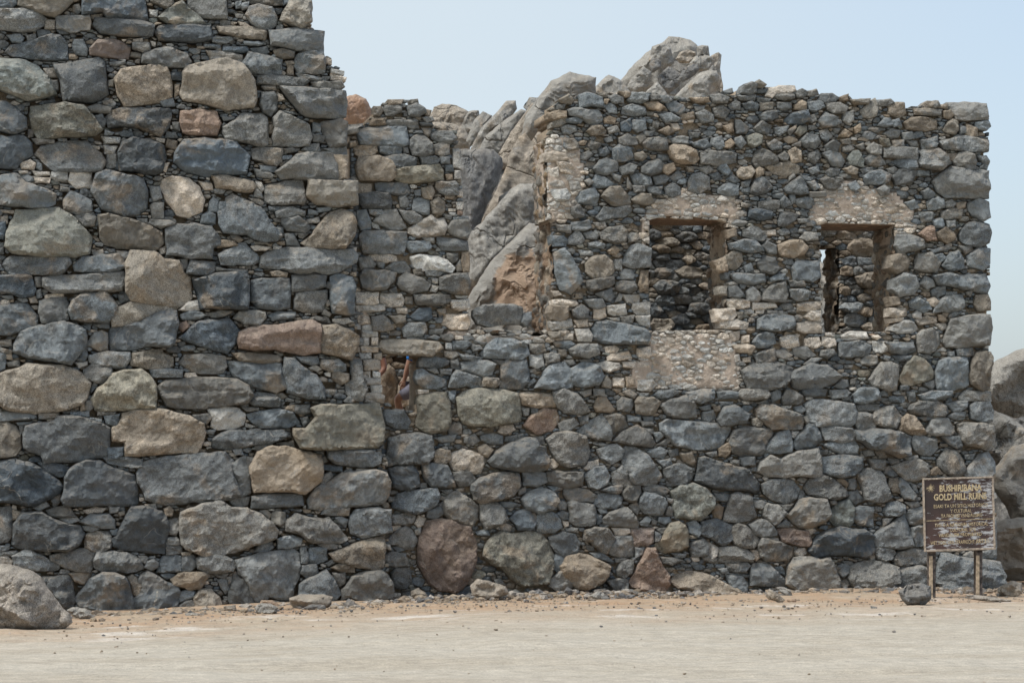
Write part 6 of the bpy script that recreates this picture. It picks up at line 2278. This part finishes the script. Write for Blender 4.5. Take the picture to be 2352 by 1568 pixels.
def text(s_, x0, x1, y0, y1, bold=0.004):
    cu = bpy.data.curves.new('t', 'FONT'); cu.body = s_; cu.size = 1; cu.offset = bold; cu.extrude = 0.0; cu.resolution_u = 2
    to = bpy.data.objects.new('t', cu); C.objects.link(to)
    bpy.context.view_layer.update()
    me = bpy.data.meshes.new_from_object(to.evaluated_get(bpy.context.evaluated_depsgraph_get()))
    bpy.data.objects.remove(to)
    n = len(me.vertices); co = np.zeros(n*3); me.vertices.foreach_get('co', co); co = co.reshape(-1, 3)
    lo_, hi_ = co.min(0), co.max(0)
    (a, c_), (b_, d) = sxz(x0, y1), sxz(x1, y0)
    X = a + (co[:, 0]-lo_[0])/(hi_[0]-lo_[0])*(b_-a); Z = c_ + (co[:, 1]-lo_[1])/(hi_[1]-lo_[1])*(d-c_)
    co2 = np.c_[X, np.full(n, -0.0165), Z]; me.vertices.foreach_set('co', co2.ravel()); me.materials.clear(); me.materials.append(M_YEL); me.update()
    me.name = 'lettering'
    o = bpy.data.objects.new('lettering', me); C.objects.link(o); place(o); return o
for a in (('BUSHIRIBANA', 241, 692, 146, 217, .03), ('GOLD MILL RUINS', 178, 742, 234, 304, .03), ('ESAKI TA UN SITIO HISTORICO', 175, 750, 345, 380), ('Y CULTURAL', 352, 575, 398, 433),
          ('TA PROHIBI VANDALISMO', 250, 690, 445, 482), ('THIS IS A NATIONAL HISTORICAL', 180, 750, 537, 573), ('CULTURAL SITE', 340, 615, 590, 626), ('VANDALISM PROHIBITED', 218, 676, 641, 677),
          ('WET BOEK VAN STRAFRECHT:', 130, 604, 716, 753), ('ART:3:1-', 612, 768, 708, 754, .02)): text(*a)
# the spiky plant emblem
ev, ef = [], []
rg = np.random.default_rng(4)
for k in range(34):
    a = rg.uniform(0, 6.283); r0, r1 = rg.uniform(0, 8), rg.uniform(28, 62)*(0.8 if abs(math.sin(a)) > .5 else 1); w_ = rg.uniform(1.2, 2.8); bend = rg.uniform(-.35, .35)
    pts = []
    for t_ in (0, .5, 1):
        aa = a + bend*t_; rr = r0 + (r1-r0)*t_; pts.append((146+rr*math.cos(aa)*.85, 175+rr*math.sin(aa), w_*(1-.7*t_), aa))
    for q in range(2):
        i0 = len(ev)
        for (x, y, w2, aa) in (pts[q], pts[q+1]):
            for s_ in (-1, 1):
                X, Z = sxz(x - s_*w2*math.sin(aa), y + s_*w2*math.cos(aa)); ev.append((X, -0.0165 - k*2e-5, Z))
        ef.append((i0, i0+1, i0+3, i0+2))
eo = mesh_obj('emblem', ev, ef, M_YEL, sharp=0); place(eo)
for (xt, xb2, yb, sd2) in ((2141, 2142, 1376, 1), (2252, 2253, 1370, 2)):
    p0 = at(xb2, yb, SY); p1 = at(xt, 1110, SY); base = at(2202, 1366, SY)
    xl = (p0.x-base.x)/math.cos(R(10))
    w_ = 0.043
    po = box('post', sg, (xl-w_, .022, p0.z-base.z-0.15), (xl+w_*1.0, .115, 1.32), M_POST, 0.003)
    pl = box('pale_face', sg, (xl-w_-.004, .012, p0.z-base.z-0.1), (xl-w_*.05, .0205, 0.48), M_POSTL, 0.003)  # paler strip down the left half of the darker post front
    pl.parent = po

# ---- people seen through the gap
def skin_mesh(name, J, E_, mat, parent=None, sub=2):
    names = list(J); me = bpy.data.meshes.new(name)
    me.from_pydata([J[n][:3] for n in names], [(names.index(a), names.index(b_)) for a, b_ in E_], [])
    o = bpy.data.objects.new(name, me); C.objects.link(o)
    md = o.modifiers.new('s', 'SKIN'); md.use_smooth_shade = True
    for i, n in enumerate(names):
        r_ = J[n][3]; me.skin_vertices[0].data[i].radius = (r_, r_*(J[n][4] if len(J[n]) > 4 else 1))
    me.skin_vertices[0].data[0].use_root = True
    o.modifiers.new('u', 'SUBSURF').levels = sub; o.modifiers['u'].render_levels = sub
    bpy.context.view_layer.update()
    m2 = bpy.data.meshes.new_from_object(o.evaluated_get(bpy.context.evaluated_depsgraph_get()))
    bpy.data.objects.remove(o)
    m2.materials.clear(); m2.materials.append(mat); m2.polygons.foreach_set('use_smooth', [True]*len(m2.polygons)); m2.name = name
    o = bpy.data.objects.new(name, m2); C.objects.link(o)
    if parent: o.parent = parent
    return o
M_SKIN = simple('tanned_skin', (0.42, 0.235, 0.165), 0.55, 30, 0.08, 0.05)
M_SKIN2 = simple('reddened_skin', (0.38, 0.19, 0.135), 0.55, 30, 0.08, 0.05)
M_BLUE = simple('bright_blue_cloth', (0.02, 0.20, 0.62), 0.8, 40, 0.1)
M_SHORT = simple('grey_lilac_cloth', (0.25, 0.25, 0.32), 0.85, 40, 0.12)
M_DARK = simple('dark_cloth', (0.03, 0.03, 0.035), 0.85, 40, 0.12)
M_HAIR = simple('brown_hair', (0.06, 0.035, 0.02), 0.6, 60, 0.3)
M_SHOE = simple('grey_shoe', (0.12, 0.12, 0.13), 0.6, 40, 0.2)
def person(Y, label, group, pose, skin, shirt, shorts):
    base = at(pose['ankle_l'][0], pose['ankle_l'][1]+8, Y)
    root = empty('person', base); tag(root, label, 'person', group)
    def p(k, r_, ky=1): 
        q = pose[k]; w = at(q[0], q[1], Y + (q[2] if len(q) > 2 else 0)) - base; return (w.x, w.y, w.z, r_, ky)
    J = {'pelvis': p('pelvis', .135, .8), 'waist': p('waist', .125, .75), 'chest': p('chest', .15, .75), 'neck': p('neck', .058), 'chin': p('chin', .062), 'head': p('head', .088, 1.1), 'crown': p('crown', .06)}
    E_ = [('pelvis', 'waist'), ('waist', 'chest'), ('chest', 'neck'), ('neck', 'chin'), ('chin', 'head'), ('head', 'crown')]
    for s_ in 'lr':
        J.update({'sh'+s_: p('sh_'+s_, .062), 'el'+s_: p('el_'+s_, .042), 'wr'+s_: p('wr_'+s_, .028), 'palm'+s_: p('palm_'+s_, .036, .55),
                  'hip'+s_: p('hip_'+s_, .09), 'kn'+s_: p('knee_'+s_, .058), 'an'+s_: p('ankle_'+s_, .038), 'toe'+s_: p('toe_'+s_, .036)})
        E_ += [('chest', 'sh'+s_), ('sh'+s_, 'el'+s_), ('el'+s_, 'wr'+s_), ('wr'+s_, 'palm'+s_), ('pelvis', 'hip'+s_), ('hip'+s_, 'kn'+s_), ('kn'+s_, 'an'+s_), ('an'+s_, 'toe'+s_)]
        pm = Vector(J['palm'+s_][:3]); wr = Vector(J['wr'+s_][:3]); dr = (pm-wr).normalized(); sd_ = dr.cross(Vector((0, 1, 0))).normalized()
        for k, (off, ln) in enumerate(((-.03, .062), (-.01, .075), (.011, .070), (.031, .055))):
            r0 = pm + dr*.03 + sd_*off; r1 = r0 + dr*ln*.5 + Vector((0, -.008, 0)); r2 = r1 + dr*ln*.45 + Vector((0, .018, 0))
            J[f'f{k}a{s_}'] = (*r0, .0105); J[f'f{k}b{s_}'] = (*r1, .0095); J[f'f{k}c{s_}'] = (*r2, .008)
            E_ += [('palm'+s_, f'f{k}a{s_}'), (f'f{k}a{s_}', f'f{k}b{s_}'), (f'f{k}b{s_}', f'f{k}c{s_}')]
        t0 = wr + (pm-wr)*.5 - sd_*.032; t1 = t0 + dr*.03 - sd_*.018; t2 = t1 + dr*.03
        J['t0'+s_] = (*t0, .013); J['t1'+s_] = (*t1, .011); J['t2'+s_] = (*t2, .009); E_ += [('palm'+s_, 't0'+s_), ('t0'+s_, 't1'+s_), ('t1'+s_, 't2'+s_)]
    skin_mesh('body', J, E_, skin, root)
    def V3(k): return Vector(J[k][:3])
    def g(k, d=.014): q = J[k]; return (q[0], q[1], q[2], q[3]+d, q[4] if len(q) > 4 else 1)
    Sj = {'pelvis': g('pelvis', .012), 'waist': g('waist', .02), 'chest': g('chest', .014), 'nk': (*(V3('chest').lerp(V3('neck'), .6)), .085)}
    Se = [('pelvis', 'waist'), ('waist', 'chest'), ('chest', 'nk')]
    for s_ in 'lr':
        Sj['sh'+s_] = g('sh'+s_, .016); Sj['sl'+s_] = (*V3('sh'+s_).lerp(V3('el'+s_), .62), .068); Se += [('chest', 'sh'+s_), ('sh'+s_, 'sl'+s_)]
    skin_mesh('shirt', Sj, Se, shirt, root)
    Tj = {'pelvis': g('pelvis', .018)}; Te = []
    for s_ in 'lr':
        Tj['hip'+s_] = g('hip'+s_, .022); Tj['md'+s_] = (*V3('hip'+s_).lerp(V3('kn'+s_), .5), .092); Tj['hem'+s_] = (*V3('hip'+s_).lerp(V3('kn'+s_), .88), .078); Te += [('pelvis', 'hip'+s_), ('hip'+s_, 'md'+s_), ('md'+s_, 'hem'+s_)]
    skin_mesh('shorts', Tj, Te, shorts, root)
    hd = V3('head'); up = (V3('crown')-hd).normalized()
    skin_mesh('hair', {'a': (*(hd+up*.03+Vector((.02, .03, 0))), .092), 'b': (*(hd+up*.085+Vector((.01, .02, 0))), .07)}, [('a', 'b')], M_HAIR, root)
    for s_ in 'lr':
        a_, t_ = V3('an'+s_), V3('toe'+s_)
        skin_mesh('shoe', {'a': (*(a_+Vector((0, 0, -.03))), .05), 'b': (*a_.lerp(t_, .5), .046), 'c': (*t_, .042)}, [('a', 'b'), ('b', 'c')], M_SHOE, root)
    # face
    fw = Vector(pose['face']).normalized(); sdv = fw.cross(up).normalized()
    skin_mesh('nose', {'a': (*(hd+fw*.085+up*.012), .010), 'b': (*(hd+fw*.108-up*.018), .014)}, [('a', 'b')], skin, root, 1)
    for s_ in (-1, 1):
        skin_mesh('eye', {'a': (*(hd+fw*.080+sdv*.032*s_+up*.012), .011), 'b': (*(hd+fw*.084+sdv*.032*s_+up*.012), .009)}, [('a', 'b')], M_DARK, root, 1)
        skin_mesh('ear', {'a': (*(hd+sdv*.088*s_-up*.005), .016), 'b': (*(hd+sdv*.09*s_+up*.03), .014)}, [('a', 'b')], skin, root, 1)
    skin_mesh('mouth', {'a': (*(hd+fw*.088-up*.052-sdv*.02), .006), 'b': (*(hd+fw*.088-up*.052+sdv*.02), .006)}, [('a', 'b')], M_SKIN2, root, 1)
GP = 'people climbing inside the ruin'
person(31.75, 'person in a blue shirt and grey shorts stepping up, arm hanging, seen through the gap', GP, {
    'pelvis': (966, 884), 'waist': (964, 858), 'chest': (962, 826), 'neck': (958, 796), 'chin': (950, 786), 'head': (945, 776), 'crown': (943, 764),
    'sh_l': (950, 806, -.12), 'el_l': (936, 846, -.12), 'wr_l': (929, 872, -.1), 'palm_l': (927, 882, -.1), 'sh_r': (975, 806, .12), 'el_r': (990, 846, .15), 'wr_r': (975, 868, .0), 'palm_r': (966, 872, -.02),
    'hip_l': (956, 892, -.08), 'knee_l': (911, 914, -.08), 'ankle_l': (927, 974, -.05), 'toe_l': (908, 981, -.08), 'hip_r': (975, 894, .08), 'knee_r': (982, 950, .05), 'ankle_r': (992, 1012, .1), 'toe_r': (972, 1018, .08), 'face': (-1, -.2, -.35)},
    M_SKIN, M_BLUE, M_SHORT)
person(31.55, 'person in dark clothes at the left of the gap, only a bent reddened elbow showing', GP, {
    'pelvis': (843, 872), 'waist': (844, 848), 'chest': (848, 812), 'neck': (852, 782), 'chin': (854, 772), 'head': (855, 758), 'crown': (855, 742),
    'sh_l': (826, 794), 'el_l': (812, 840, .1), 'wr_l': (825, 868), 'palm_l': (832, 876), 'sh_r': (868, 796), 'el_r': (884, 846, -.05), 'wr_r': (860, 872, -.15), 'palm_r': (852, 876, -.17),
    'hip_l': (835, 880), 'knee_l': (832, 938, -.05), 'ankle_l': (834, 1004, .03), 'toe_l': (838, 1011, -.16), 'hip_r': (853, 880), 'knee_r': (856, 938, -.05), 'ankle_r': (858, 1004, .03), 'toe_r': (862, 1011, -.16), 'face': (.3, -1, -.1)},
    M_SKIN2, M_DARK, M_DARK)
